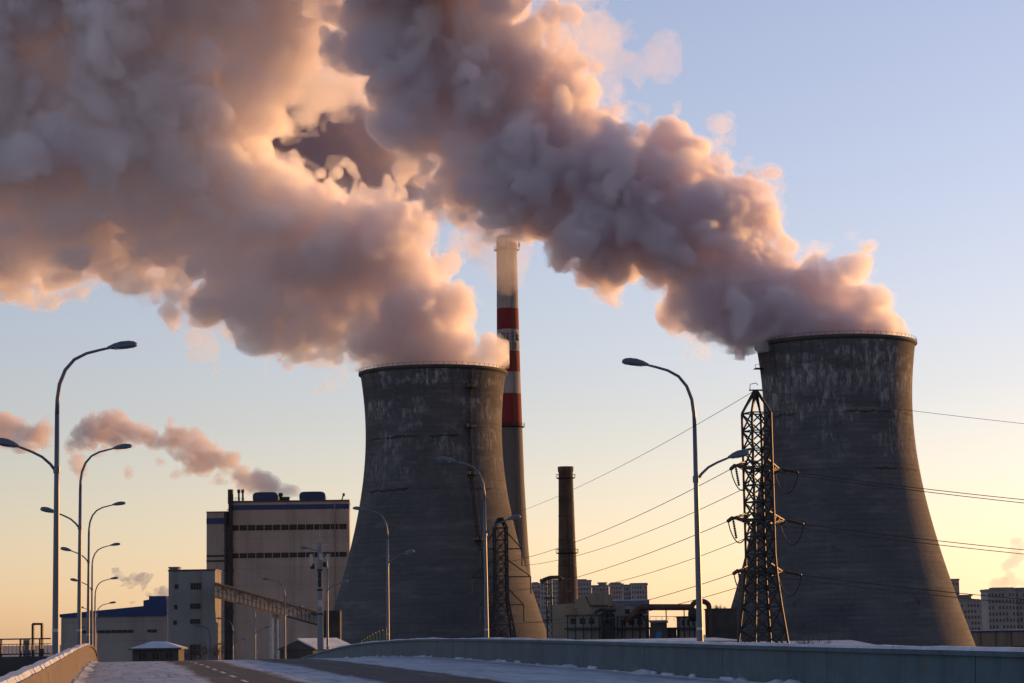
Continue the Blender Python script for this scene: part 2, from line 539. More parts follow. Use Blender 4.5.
def build_setting():
    # ground: one sheet to the horizon, swelling towards the road's far end
    g = MB()
    xs = np.unique(np.concatenate([np.linspace(-9000, 9000, 25), np.linspace(-400, 400, 41)]))
    ys = np.unique(np.concatenate([np.linspace(-300, 16000, 24), np.linspace(-100, 900, 51)]))
    X, Y = np.meshgrid(xs, ys, indexing='ij')
    Z = 2.6 * np.exp(-(((X + 75) / 70) ** 2 + ((Y - 430) / 130) ** 2))
    nx, ny = X.shape
    g.add(np.stack([X, Y, Z], -1).reshape(-1, 3), [(i * ny + j, (i + 1) * ny + j, (i + 1) * ny + j + 1, i * ny + j + 1) for i in range(nx - 1) for j in range(ny - 1)])
    m, b, oc = newmat('trodden_snow_and_earth')
    c = mixc(m, ramp(m, noise(m, oc, .02, 6, .65), .42, .6), (.08, .07, .06), (.32, .34, .37))
    L(m, c, b.inputs['Base Color']); b.inputs['Roughness'].default_value = .9
    o = g.build('ground', m, origin=(0, 0, 0)); tag(o, kind='structure')
    # road deck on its embankment (local x across, local y along)
    r = MB()
    ts = np.arange(-40, 470, 5.0)
    V = []
    for t in ts:
        for (u, z) in ((-.35, None), (-.35, 0.0), (ROAD_W + .35, 0.0), (ROAD_W + .35, None)):
            V.append((u, t, float(elev(t)) if z is not None else -.5))
    n = 4
    Fc = [(i * n + k, i * n + k + 1, (i + 1) * n + k + 1, (i + 1) * n + k) for i in range(len(ts) - 1) for k in range(3)]
    r.add(V, Fc)
    o = r.build('road', road_mat(), origin=(0, 0, 0)); o.location = O_; o.rotation_euler.z = ROAD_ROT
    tag(o, kind='structure')
    # lane dashes
    d = MB()
    for t in np.arange(44, 260, 9.0):
        c0 = []
        for (u, tt) in ((6.55, t), (6.72, t), (6.72, t + 4), (6.55, t + 4)):
            c0.append(RD(u, tt, .006))
        d.add(c0, [(0, 1, 2, 3)])
    o = d.build('road_marking', plain('worn_white_paint', (.5, .5, .5), .7, .3, 3)); tag(o, kind='structure')

def build_walls():
    # two long parapets
    for side in (0, 1):
        u0, u1, h = ((-.32, 0.0, 1.10), (ROAD_W, ROAD_W + .34, 1.12))[side]
        loc = RD((u0 + u1) / 2, 60)
        lab = ('tan concrete bridge parapet with snow on its top, on the lamp-lined edge beside the railing', 'long teal painted bridge parapet with snow along its foot, in front of the cooling towers')[side]
        root = empty('parapet_wall', loc, lab, 'wall')
        if side == 0:
            mw = plain('tan_parapet_concrete', (.11, .092, .08), .85, .2, .7, streak=.8, bump=.4)
        else:
            mw = plain('teal_painted_concrete', (.045, .085, .11), .7, .2, .5, streak=1.0, col2=(.028, .05, .062), bump=.3)
            bb = mw.node_tree.nodes['Principled BSDF']
            oc = next(n for n in mw.node_tree.nodes if n.type == 'TEX_COORD').outputs['Object']
            src = bb.inputs['Base Color'].links[0].from_socket
            sp = N(mw, 'ShaderNodeSeparateXYZ'); L(mw, oc, sp.inputs[0])
            salt = math_(mw, 'MULTIPLY', ramp(mw, noise(mw, oc, 1.3, 6, .7), .46, .66), ramp(mw, math_(mw, 'ADD', sp.outputs[2], math_(mw, 'MULTIPLY', noise(mw, oc, .8, 4), .5)), .95, .25))
            c_ = mixc(mw, math_(mw, 'MULTIPLY', salt, .6), src, (.17, .19, .21))
            run = math_(mw, 'MULTIPLY', ramp(mw, noise(mw, oc, 1, 5, .7, sc3=(1.6, 1.6, .12)), .56, .68), .6)
            c_ = mixc(mw, run, c_, (.075, .07, .06))
            L(mw, c_, bb.inputs['Base Color'])
        cap = MB(); snow = MB(); jb = MB()
        t = -30.0
        pl = 12.0 if side else 15.0
        while t < 430:
            e = t + pl
            wl_ = MB()
            sub = np.linspace(t + .03, e - .03, 5)
            for a, b in zip(sub[:-1], sub[1:]):
                wl_.hexa([RD(u0, a), RD(u1, a), RD(u1, b), RD(u0, b)], [RD(u0 + .05, a, h), RD(u1 - .05, a, h), RD(u1 - .05, b, h), RD(u0 + .05, b, h)])
            wl_.build('wall_panel', mw, root)
            t = e
        t = -30.0
        rng = np.random.default_rng(side + 3)
        hh = .05
        while t < 430:
            e = t + 1.5
            cap.hexa([RD(u0 - .06, t, h), RD(u1 + .06, t, h), RD(u1 + .06, e, h), RD(u0 - .06, e, h)], [RD(u0 - .06, t, h + .12), RD(u1 + .06, t, h + .12), RD(u1 + .06, e, h + .12), RD(u0 - .06, e, h + .12)])
            h2 = max(.02, min(.10, hh + rng.uniform(-.025, .025)))
            i0, i1 = rng.uniform(.02, .06, 2)
            snow.hexa([RD(u0 + i0 - .06, t, h + .122), RD(u1 - i0 + .06, t, h + .122), RD(u1 - i0 + .06, e, h + .122), RD(u0 + i0 - .06, e, h + .122)],
                      [RD(u0 + i0, t, h + .12 + hh), RD(u1 - i0, t, h + .12 + hh), RD(u1 - i0, e, h + .12 + h2), RD(u0 + i0, e, h + .12 + h2)])
            hh = h2
            t = e
        cap.build('coping', mw, root)
        s = snow.build('snow_cap', M['snow'], root)
    # snow thrown up against the foot of both parapets
    for side in (0, 1):
        s = MB()
        rng = np.random.default_rng(11 + side)
        ts = np.arange(-20, 330, .7)
        prof = []
        hgt = 0.25
        for t in ts:
            clump = .16 * max(0, math.sin(t * .37) + math.sin(t * .91 + 1) * .8 + rng.normal(0, .9) - .5)
            hgt = .35 * hgt + .65 * (.04 + .6 * clump * (1 if t < 130 else .8))
            wd = .35 + hgt * 1.0 + rng.uniform(-.12, .12)
            if side: row = [(ROAD_W - wd, .01), (ROAD_W - wd * .55, hgt * .6), (ROAD_W - .12, hgt), (ROAD_W + .02, hgt * .98)]
            else: row = [(wd, .01), (wd * .55, hgt * .6), (.12, hgt), (-.02, hgt * .98)]
            prof.append([RD(u, t + rng.uniform(-.1, .1), z) for u, z in row])
        V = np.array(prof).reshape(-1, 3)
        s.add(V, [(i * 4 + k, i * 4 + k + 1, (i + 1) * 4 + k + 1, (i + 1) * 4 + k) for i in range(len(ts) - 1) for k in range(3)])
        t = 30.0
        while side and t < 200:
            t += rng.uniform(1.0, 8.0) * (1 if rng.random() < .6 else .3)
            ln, hh_ = rng.uniform(.4, 2.6), rng.uniform(.05, .17)
            sk = rng.uniform(.1, .5)
            s.hexa([RD(ROAD_W - .16, t, .0), RD(ROAD_W - .16, t + ln, .0), RD(ROAD_W + .03, t + ln, .0), RD(ROAD_W + .03, t, .0)],
                   [RD(ROAD_W - .03, t + sk, hh_), RD(ROAD_W - .03, t + ln + sk * .6, hh_ * rng.uniform(.8, 1)), RD(ROAD_W + .03, t + ln + sk * .6, hh_), RD(ROAD_W + .03, t + sk, hh_)])
            t += ln
        o = s.build('snow', M['snow'], smooth=False)
        tag(o, ('ploughed snow heaped along the foot of the tan parapet', 'patchy ploughed snow heaped along the foot of the teal parapet')[side], 'snow', kind='stuff')

# ------------------------------------------------------------------ cooling towers
RIM_D = 1.0
def tower_r(s):
    return math.sqrt(19.1 ** 2 + ((s - 17) / 2.31) ** 2)
TOW = {}
def cooling_tower(key, px, py, Y, label, seed, ladder_az):
    top = P(px, py, Y)
    H = top[2]
    base = np.array([top[0], top[1], 0.0])
    TOW[key] = (top[0], top[1], H, tower_r(0))
    root = empty('cooling_tower', base, label, 'cooling tower', 'concrete cooling towers')
    sh = MB()
    prof = [(tower_r(s), H - s) for s in np.linspace(0, H - 6, 70)]
    prof += [(tower_r(s) - .5, H - s) for s in np.linspace(H - 6, 0, 30)]
    sh.lathe(prof, base, 144, close=True)
    o = sh.build('shell', tower_mat(seed), root, smooth=True)
    rim = MB()
    r0 = tower_r(0)
    rim.lathe([(r0 + .003, -.85), (r0 + .5, -.4), (r0 + .5, .2), (r0 - .8, .2), (r0 - .8, -.25), (r0 - .503, -.25)], (base[0], base[1], H), 144)
    rim.build('rim', M['dark'], root)
    rail = MB()
    for k in range(72):
        a = 2 * math.pi * k / 72
        rail.box((base[0] + (r0 + .35) * math.cos(a), base[1] + (r0 + .35) * math.sin(a), H + .6), (.07, .07, .8), a)
    for zz in (.95,):
        pts = [(base[0] + (r0 + .35) * math.cos(2 * math.pi * k / 72), base[1] + (r0 + .35) * math.sin(2 * math.pi * k / 72), H + zz) for k in range(73)]
        rail.tube(pts, .03, 4, cap=False)
    rail.build('railing', M['steel_dark'], root)
    # diagonal columns of the air inlet and the basin
    leg = None
    n = 36
    rb, rt_ = tower_r(H - 6) + 2.2, tower_r(H - 6) - .25
    for k in range(n):
        for sg in (-1, 1):
            a0 = 2 * math.pi * (k + .25 * sg) / n + .02 * sg; a1 = 2 * math.pi * (k + .25 * sg) / n - .065 * sg
            if sg != 1: continue
            q = MB().beam((base[0] + rb * math.cos(a0), base[1] + rb * math.sin(a0), 1.0), (base[0] + rt_ * math.cos(a1), base[1] + rt_ * math.sin(a1), 6.2), .7)
            q.beam((base[0] + rb * math.cos(a0 + .02), base[1] + rb * math.sin(a0 + .02), 1.0), (base[0] + rt_ * math.cos(a0 + .105), base[1] + rt_ * math.sin(a0 + .105), 6.2), .7)
            q.build('leg', M['cladding_grey'], root)
    bs = MB().lathe([(rb + 2, -.5), (rb + 2, 1.2), (rb + 1.4, 1.2), (rb + 1.4, -.5)], base, 72)
    bs.build('basin', M['cladding_grey'], root)
    # ladder with cage and small landings down the shell
    if ladder_az is not None:
        ld = MB()
        az = math.radians(ladder_az)
        ca, sa = math.cos(az), math.sin(az)
        tx, ty = -sa, ca
        ss = np.linspace(0.5, H - 7, 46)
        for off in (-.45, .45):
            ld.tube([(base[0] + (tower_r(s) + .45) * ca + tx * off, base[1] + (tower_r(s) + .45) * sa + ty * off, H - s) for s in ss], .10, 5)
        for off in (-.4, 0, .4):
            ld.tube([(base[0] + (tower_r(s) + 1.25) * ca + tx * off, base[1] + (tower_r(s) + 1.25) * sa + ty * off, H - s) for s in ss], .06, 4)
        for s in np.arange(1, H - 7, 1.2):
            r = tower_r(s)
            p = np.array([base[0] + (r + .45) * ca, base[1] + (r + .45) * sa, H - s])
            T = np.array([tx, ty, 0]); R_ = np.array([ca, sa, 0])
            ld.beam(p - T * .45, p + T * .45, .08)
            ld.tube([p - T * .45, p - T * .5 + R_ * .5, p + R_ * .8, p + T * .5 + R_ * .5, p + T * .45], .05, 4)
        ld.build('ladder', M['steel_dark'], root)
        for s in (6, 17, 30, 48):
            r = tower_r(s)
            lp = MB()
            T = np.array([tx, ty, 0]); R_ = np.array([ca, sa, 0])
            c0 = np.array([base[0] + (r + .95) * ca, base[1] + (r + .95) * sa, H - s])
            lp.box(c0, (1.9, 2.6, .15), az)
            for off in (-1.25, 1.25):
                for d in (-.7, .8):
                    lp.beam(c0 + T * off + R_ * d, c0 + T * off + R_ * d + np.array([0, 0, 1.1]), .08)
            lp.beam(c0 - T * 1.25 + R_ * .8 + np.array([0, 0, 1.1]), c0 + T * 1.25 + R_ * .8 + np.array([0, 0, 1.1]), .07)
            lp.beam(c0 - R_ * .6 - np.array([0, 0, 1.3]), c0 + R_ * .8, .1)
            lp.build('landing', M['steel_dark'], root)
    else:
        a = math.radians(188); r = tower_r(6)
        c0 = np.array([base[0] + (r + .7) * math.cos(a), base[1] + (r + .7) * math.sin(a), H - 6.2])
        lp = MB().box(c0, (2.6, 3, .2), a)
        lp.beam(c0 + [-1.1, 0, 0], c0 + [-1.1, 0, 1.1], .1); lp.beam(c0 + [0, 0, -.1], c0 + [1.0, 0, -1.6], .15); lp.beam(c0 + [-1.1, 0, 1.1], c0 + [1.0, 0, 1.1], .08)
        lp.build('landing', M['steel_dark'], root)
    return root

def build_towers():
    cooling_tower('R', 835.5, 345.0, 593, 'grey concrete cooling tower standing behind the big lattice pylon, steaming', 3.0, None)
    cooling_tower('L', 433, 373.5, 644, 'grey concrete cooling tower in front of the red and white chimney, ladder down its side', 11.0, -58)

# ------------------------------------------------------------------ steam plumes
RIGHT = [(788, 336, 34), (830, 330, 36), (868, 326, 28), (890, 332, 14), (846, 268, 16), (838, 290, 26), (812, 282, 26), (868, 300, 14), (780, 300, 40), (756, 325, 24), (768, 270, 28),
         (728, 288, 46), (745, 240, 26), (750, 190, 22), (768, 190, 12), (715, 196, 34), (690, 236, 58), (683, 168, 32), (700, 302, 30),
         (640, 215, 66), (650, 168, 28), (615, 172, 42), (585, 180, 62), (572, 128, 42), (530, 140, 66), (502, 176, 42), (537, 196, 38), (575, 212, 38),
         (480, 100, 68), (450, 60, 68), (432, 125, 36), (465, 170, 32), (425, 5, 62), (395, -40, 75), (472, 20, 26), (505, 55, 40), (455, -60, 80), (370, -110, 90)]
RWISP = [(590, 42, 34), (560, 38, 30), (615, 62, 20), (655, 60, 15), (662, 45, 9), (635, 70, 12), (540, 25, 28), (626, 113, 7), (600, 85, 20)]
LEFT = [(395, 364, 32), (440, 360, 36), (474, 362, 22), (492, 368, 9), (460, 342, 18), (430, 325, 42), (385, 330, 38), (360, 336, 18),
        (440, 296, 16), (405, 285, 46), (400, 240, 38), (424, 214, 15), (350, 285, 54), (365, 235, 42), (328, 222, 46),
        (300, 270, 52), (285, 215, 48), (250, 250, 56), (230, 190, 62), (262, 135, 34), (270, 92, 30), (286, 118, 16),
        (180, 220, 66), (150, 150, 72), (215, 110, 62), (282, 40, 38), (100, 215, 66), (60, 150, 80), (120, 70, 80), (205, 25, 60), (262, 5, 50),
        (60, 245, 42), (10, 240, 50), (0, 150, 75), (20, 60, 90), (150, -10, 85), (260, -40, 70), (320, -30, 45),
        (-60, 200, 80), (-60, 80, 100), (50, -60, 100), (180, -90, 90), (110, 270, 24), (30, 272, 24), (-10, 275, 26), (145, 270, 20)]
LWISP = [(270, 312, 22), (238, 305, 20), (212, 298, 24), (185, 300, 14), (160, 280, 18), (318, 335, 12), (335, 345, 12), (300, 322, 12), (304, 88, 24), (325, 60, 26), (340, 15, 28), (350, 70, 22), (335, 84, 20), (365, 80, 22), (352, 45, 22), (375, 70, 18), (305, 70, 26), (362, 15, 20)]
SMOKE = [(506, 236, 9), (495, 229, 9), (478, 222, 9), (462, 212, 8), (452, 208, 11), (440, 203, 14), (425, 192, 20), (398, 178, 26), (368, 164, 32), (335, 150, 36), (300, 138, 36), (262, 120, 40), (225, 95, 42), (180, 70, 45)]
PUFFS = [(302, 494, 3.5), (296, 493, 4.5), (287, 491, 5.5), (280, 490, 6), (272, 487, 7), (262, 485, 7), (250, 480, 9), (240, 472, 9), (230, 463, 12), (218, 459, 12), (205, 462, 14), (207, 448, 11), (190, 440, 12), (186, 432, 10), (172, 440, 14),
         (152, 437, 13), (140, 432, 12), (122, 433, 14), (104, 430, 15), (90, 428, 13), (80, 442, 10), (76, 458, 8), (80, 472, 7), (218, 478, 6), (42, 432, 13), (25, 434, 12), (3, 430, 14), (-15, 440, 16), (-40, 436, 18)]
def build_steam():
    c = TOW['R']
    pk = (1, 1, 1)
    thin = volmat('steam_edge_volume', .05, pk)
    lay = [(1.8, thin), (0.0, volmat('steam_body_volume', .27, pk, absorb=.029)), (-3.2, volmat('steam_core_volume', .11, pk, absorb=.036))]
    layl = [(2.0, thin), (0.0, volmat('steam_body_volume', .25, pk, absorb=.016)), (-3.2, volmat('steam_core_volume', .10, pk, absorb=.022))]
    o = puff_mesh('steam_plume', [(x, y + 4, r * .88) for x, y, r in RIGHT], c[1], .65, lay, seed=23, tower=c, thin_from=15.0, thin_len=60.0, flat=1.35, spawn=11, k=.30, crumb=9000)
    tag(o, 'thick mauve steam plume drifting from the cooling tower behind the big lattice pylon', 'steam', 'plumes from the cooling towers')
    vw = volmat('thin_steam_volume', .03, pk)
    puff_mesh('wisp', RWISP, c[1] + 4, .9, [(1.0, vw)], o, seed=8, amp=1.0, crumb=600)
    c = TOW['L']
    o = puff_mesh('steam_plume', [(x - (14 if x > 260 and y < 320 else 0), y + 4 - (12 if x < 190 and y > 200 else 0), r * .88) for x, y, r in LEFT], c[1], .72, layl, seed=21, tower=c, thin_from=-35.0, thin_len=45.0, thin_amt=12.0, flat=1.6, spawn=11, k=.30, crumb=4000)
    tag(o, 'vast billowing steam plume from the tower before the chimney, filling the upper sky', 'steam', 'plumes from the cooling towers')
    puff_mesh('wisp', LWISP, c[1] + 4, 1.0, [(1.0, volmat('hazy_steam_volume', .05, pk, absorb=.003)), (-1.5, vw)], o, seed=28, amp=1.0, crumb=2500)
    ds = volmat('dark_smoke_volume', .034, (1, .95, 1), absorb=.014, keep=(.10, .0, .18))
    o = puff_mesh('smoke_plume', SMOKE, 905, 1.2, [(1.5, ds), (-1.0, ds), (-3.5, ds)], seed=33, amp=1.3, spawn=10)
    tag(o, 'dark smoke trailing from the red and white chimney behind the steam plumes', 'smoke')
    puff_mesh('wisp', [(508, 266, 13), (502, 248, 17), (486, 243, 14), (514, 242, 13), (470, 238, 11), (509, 282, 9), (478, 256, 8), (526, 240, 10)], 885, .8, [(.5, volmat('thin_smoke_volume', .02, (1, .92, .88)))], o, seed=35, amp=.9, wl=(14, 7, 3.5, 1.8), gain=(.8, .7, .5, .4), crumb=400)
    pv = volmat('pinkish_steam_volume', .11, (1, .97, .97), absorb=.030, keep=(.16, 0, .1))
    rg = np.random.default_rng(4)
    trail = list(PUFFS)
    for a, b in zip(PUFFS[:-1], PUFFS[1:]):
        for t in (.33, .67):
            r = (a[2] + (b[2] - a[2]) * t) * rg.uniform(.4, .8)
            trail.append((a[0] + (b[0] - a[0]) * t + rg.normal(0, .35) * r, a[1] + (b[1] - a[1]) * t + rg.normal(0, .5) * r, r))
    o = puff_mesh('steam_trail', [(x, y, r * .74) for x, y, r in trail], 830, .45, [(.4, pv), (-.9, pv)], spawn=6, crumb=40, seed=41, amp=1.1, wl=(10, 5, 2.5, 1.3), gain=(.8, .8, .6, .45))
    tag(o, 'small pinkish broken trail of steam blowing off the boiler house roof', 'steam')

# ------------------------------------------------------------------ street lamps along the bridge
def build_lamps():
    def make(label):
        root = empty('street_lamp', (0, 0, 0), label, 'street lamp', 'double-arm street lamps along the bridge')
        p = MB()
        p.tube([(0, 0, -.3), (0, 0, .05), (0, 0, 3), (0, 0, 7), (0, 0, 9.7)], [.135, .135, .118, .095, .078], 12)
        p.build('post', M['lamp_paint'], root, smooth=True)
        b = MB()
        b.box((0, 0, .05), (.5, .5, .06))
        b.lathe([(.2, .08), (.17, .5), (.13, .55)], (0, 0, 0), 12)
        for sx in (-.18, .18):
            for sy in (-.18, .18): b.lathe([(.0, .16), (.03, .16), (.03, .07)], (sx, sy, 0), 6)
        b.build('base_plate', M['lamp_paint'], root)
        d = MB(); d.box((.0, -.118, .95), (.12, .05, .42)); d.build('access_door', M['steel_dark'], root)
        d = MB(); d.lathe([(.127, -.05), (.131, -.05), (.131, .05), (.127, .05)], (0, 0, 2.2), 12); d.build('band', M['galv'], root)
        a = MB()
        th = np.linspace(0, 1, 16)
        path = [(0, 0, 9.7), (.01, 0, 10.2), (.08, 0, 10.75), (.27, 0, 11.25), (.58, 0, 11.62), (1.0, 0, 11.84), (1.45, 0, 11.96), (1.8, 0, 12.04)]
        a.tube(path, [.078, .074, .07, .064, .058, .052, .048, .045], 10)
        arm = a.build('main_arm', M['lamp_paint'], root, smooth=True)
        s = MB()
        path = [(-.05, 0, 7.72), (-.22, 0, 7.95), (-.5, 0, 8.2), (-.85, 0, 8.38), (-1.15, 0, 8.5), (-1.35, 0, 8.58)]
        s.tube(path, [.055, .052, .048, .045, .042, .04], 10)
        s.lathe([(.12, -.12), (.125, 0), (.12, .12)], (0, 0, 7.75), 12)
        s.build('side_arm', M['lamp_paint'], root, smooth=True)
        for (x0, z0, sg, ln, sl_) in ((1.72, 12.03, 1, 1.05, .10), (-1.28, 8.56, -1, .85, .20)):
            h = MB()
            xs = np.array([0, .08, .22, .45, .7, .88, .97, 1.0]) * ln
            wd = np.array([.05, .07, .13, .165, .165, .14, .09, .02])
            ht = np.array([.06, .09, .15, .20, .20, .16, .10, .02])
            n = 12
            vs = []
            for x, w_, t_ in zip(xs, wd, ht):
                for k in range(n):
                    an = 2 * math.pi * k / n
                    zz = math.sin(an) * t_
                    if zz < 0: zz *= .45
                    vs.append((x0 + sg * x, math.cos(an) * w_, z0 + x * sl_ + zz))
            m = len(xs)
            h.add(vs, [(i * n + k, i * n + (k + 1) % n, (i + 1) * n + (k + 1) % n, (i + 1) * n + k) for i in range(m - 1) for k in range(n)] + [tuple(range(n)), tuple(range((m - 1) * n, m * n))])
            hd = h.build('lamp_head', M['lamp_paint'], root, smooth=True)
            q = MB()
            q.hexa([(x0 + sg * .25 * ln, -.10, z0 + .25 * ln * sl_ - .075), (x0 + sg * .88 * ln, -.09, z0 + .88 * ln * sl_ - .07), (x0 + sg * .88 * ln, .09, z0 + .88 * ln * sl_ - .07), (x0 + sg * .25 * ln, .10, z0 + .25 * ln * sl_ - .075)],
                   [(x0 + sg * .25 * ln, -.10, z0 + .25 * ln * sl_ - .03), (x0 + sg * .88 * ln, -.09, z0 + .88 * ln * sl_ - .03), (x0 + sg * .88 * ln, .09, z0 + .88 * ln * sl_ - .03), (x0 + sg * .25 * ln, .10, z0 + .25 * ln * sl_ - .03)])
            q.build('lens', M['lamp_lens'], hd)
        return root
    left = [(56, 80), (79, 125), (88, 176), (92, 228), (94.5, 280), (96, 330)]
    right = [(700, 86), (487, 135), (388, 183), (327.5, 235), (285, 284), (255, 335), (233, 385), (210, 430)]
    labL = ['tall street lamp by the dark railing, biggest of those along the tan parapet',
            'street lamp along the tan parapet, second from the railing',
            'street lamp along the tan parapet, third from the railing',
            'street lamp along the tan parapet, fourth from the railing',
            'street lamp along the tan parapet, fifth from the railing with low arms',
            'street lamp at the far end of the tan parapet, its head lowest of that row']
    labR = ['tall street lamp on the teal parapet beside the big lattice pylon',
            'street lamp on the teal parapet beside the small pylon, before the steaming tower',
            'street lamp before the steaming cooling tower by the green fence',
            'street lamp close behind the telecom pole with antennas',
            'street lamp before the boiler house, just past the telecom pole with antennas',
            'street lamp under the conveyor bridge, between its trestle and the transfer tower',
            'small street lamp below the high end of the conveyor bridge',
            'tiny street lamp against the foot of the transfer tower']
    proto = None
    for k, (px, Y) in enumerate(left + right):
        if proto is None:
            proto = o = make(labL[0])
        else:
            o = copy_tree(proto)
        o['label'] = labL[k] if k < 6 else labR[k - 6]
        p = P(px, 641, Y)
        t = np.dot(p - O_, HD)
        o.location = (p[0], p[1], float(elev(t)) + (-.12 if k < 6 else -.42))
        o.rotation_euler = (random.uniform(-.006, .006), random.uniform(-.005, .005), ROAD_ROT + (math.pi if k >= 6 else 0) + random.uniform(-.05, .05))

# ------------------------------------------------------------------ chimneys
def chimney_mat(z):
    """z: list of (height, colour) band edges, from the top down"""
    m, b, oc = newmat('painted_chimney_concrete')
    sep = N(m, 'ShaderNodeSeparateXYZ'); L(m, oc, sep.inputs[0])
    zz = math_(m, 'ADD', sep.outputs[2], math_(m, 'MULTIPLY', math_(m, 'SUBTRACT', noise(m, oc, .5, 3), .5), .5))
    ang = math_(m, 'ARCTAN2', sep.outputs[1], sep.outputs[0])
    cb = N(m, 'ShaderNodeCombineXYZ'); L(m, math_(m, 'MULTIPLY', ang, 5.0), cb.inputs[0]); L(m, sep.outputs[2], cb.inputs[1])
    c = None
    for h, col in z:
        if c is None: c = mixc(m, 0.0, col, col)
        else: c = mixc(m, math_(m, 'LESS_THAN', zz, h), c, col)
    wear = ramp(m, noise(m, cb.outputs[0], .8, 6, .7, sc3=(1.6, .25, 1)), .48, .72)
    c = mixc(m, math_(m, 'MULTIPLY', wear, .55), c, (.075, .065, .065))
    soot = math_(m, 'MULTIPLY', ramp(m, sep.outputs[2], z[1][0] - 2, z[1][0] + 22), ramp(m, noise(m, cb.outputs[0], .5, 5, .7, sc3=(1, .3, 1)), .35, .6))
    c = mixc(m, math_(m, 'MULTIPLY', soot, .75), c, (.05, .042, .04))
    L(m, c, b.inputs['Base Color']); b.inputs['Roughness'].default_value = .85
    return m

def build_chimneys():
    Y = 900
    base = P(513, 650, Y); base[2] = 0
    def zof(py): return P(511, py, Y)[2]
    root = empty('chimney', base, 'tall red and white banded chimney behind the steaming cooling tower', 'chimney')
    k = Y / F
    pr = [(10.3, 236), (10.7, 287), (11.8, 372), (12.9, 427), (14.0, 482), (16.8, 545), (20.5, 600), (23, 640)]
    prof = [(r * k, zof(y)) for r, y in pr] + [(25 * k, 0.0)]
    prof = [(prof[0][0] - .7, prof[0][1] - 4), (prof[0][0] - .7, prof[0][1])] + prof
    s = MB().lathe(prof, (base[0], base[1], 0), 48)
    white, red, grey = (.27, .245, .24), (.15, .014, .018), (.10, .095, .092)
    bands = [(999, white), (zof(309), red), (zof(330), white), (zof(351.6), red), (zof(372.6), white), (zof(394), red), (zof(427), grey)]
    s.build('shaft', chimney_mat(bands), root, smooth=True)
    for y in (427, 250):
        g = MB()
        z = zof(y)
        r = (13.0 if y > 300 else 10.5) * k
        g.lathe([(r - .1, -.5), (r + 1.0, -.1), (r + 1.0, .1), (r - .1, .1)], (base[0], base[1], z), 32)
        for q in range(20):
            a = 2 * math.pi * q / 20
            g.box((base[0] + (r + .95) * math.cos(a), base[1] + (r + .95) * math.sin(a), z + .7), (.09, .09, 1.2))
        for h in (.7, 1.25):
            g.tube([(base[0] + (r + .95) * math.cos(a), base[1] + (r + .95) * math.sin(a), z + h) for a in np.linspace(0, 2 * math.pi, 33)], .05, 4, cap=False)
        g.build('gallery', M['steel_dark'], root)
    for a in (-.3, -2.3):
        g = MB()
        rr = 10.5 * k + 1
        c0 = np.array([base[0] + rr * math.cos(a), base[1] + rr * math.sin(a), zof(246)])
        g.box(c0, (.9, .9, 1.1)); g.lathe([(.35, 0), (.42, .4), (.25, .9), (0, 1)], c0 + np.array([0, 0, .56]), 10)
        g.build('warning_light', M['steel_dark'], root)
    ld = MB()
    for off in (-.3, .3):
        ld.tube([(base[0] + math.cos(-1.15) * (r_ + .25) - math.sin(-1.15) * off, base[1] + math.sin(-1.15) * (r_ + .25) + math.cos(-1.15) * off, z_) for r_, z_ in prof[2:]], .07, 4)
    ld.build('ladder', M['steel_dark'], root)
    # worn painted characters in two white bands, facing the road: four blocky strokes groups and faded digits
    ink = plain('faded_dark_paint', (.12, .095, .10), .9, .4, 1)
    def strokes(mb, segs, cx, py0, py1, wpx):
        for (x0, y0, x1, y1) in segs:
            q = []
            for x, y in ((x0, y0), (x1, y1)):
                py = py0 + (py1 - py0) * y
                ww = P(cx + wpx * (x - .5), py, Y)
                rr = np.interp(py, [q_[1] for q_ in pr], [q_[0] for q_ in pr]) * k + .06
                dx = ww[0] - base[0]
                q.append((ww[0], base[1] - math.sqrt(max(rr * rr - dx * dx, .01)), ww[2]))
            mb.beam(q[0], q[1], .42, .12, upd=(0, 1, 0))
    chars = [[(.1, .15, .1, 1), (.1, .15, .9, .15), (.9, .15, .9, 1), (.3, 0, .45, .12)],
             [(.1, .2, .9, .2), (.5, 0, .5, 1), (.15, .95, .5, .45), (.85, .95, .5, .45)],
             [(.1, .1, .9, .1), (.2, .5, .8, .5), (.5, .1, .5, 1), (.05, .95, .95, .95)],
             [(.1, .3, .9, .3), (.3, 0, .3, 1), (.75, .3, .6, 1), (.6, .65, .95, .95)]]
    lt = MB()
    for i, c_ in enumerate(chars): strokes(lt, c_, 502.9 + 4.7 * i, 333.5, 341.5, 3.6)
    dig = [[(.1, .1, .9, .1), (.9, .1, .9, .5), (.9, .5, .1, .5), (.1, .5, .1, .95), (.1, .95, .9, .95)], [(.5, 0, .5, 1)], [(.1, .1, .9, .1), (.9, .1, .9, .95), (.9, .5, .2, .5), (.9, .95, .1, .95)]]
    for i, c_ in enumerate(dig): strokes(lt, c_, 505.5 + 4.4 * i, 343.5, 349.5, 3.4)
    lt.build('lettering', ink, root)
    # sooty brick chimney in the yard
    Y = 700
    base = P(569, 650, Y); base[2] = 0
    k = Y / F
    def zo(py): return P(568, py, Y)[2]
    root = empty('chimney', base, 'short sooty brick chimney rising from the yard between the two towers', 'chimney')
    z0, z1 = zo(467), zo(580)
    s = MB().lathe([(6.0 * k, z0 - 3), (6.0 * k, z0 + .1), (7.9 * k, z0 + .1), (7.9 * k, zo(471)), (7.2 * k, zo(472.5)), (7.3 * k, zo(479)), (8.2 * k, zo(530)), (9.6 * k, z1), (11.5 * k, 0)], (base[0], base[1], 0), 36)
    s.build('shaft', M['brick'], root, smooth=False)
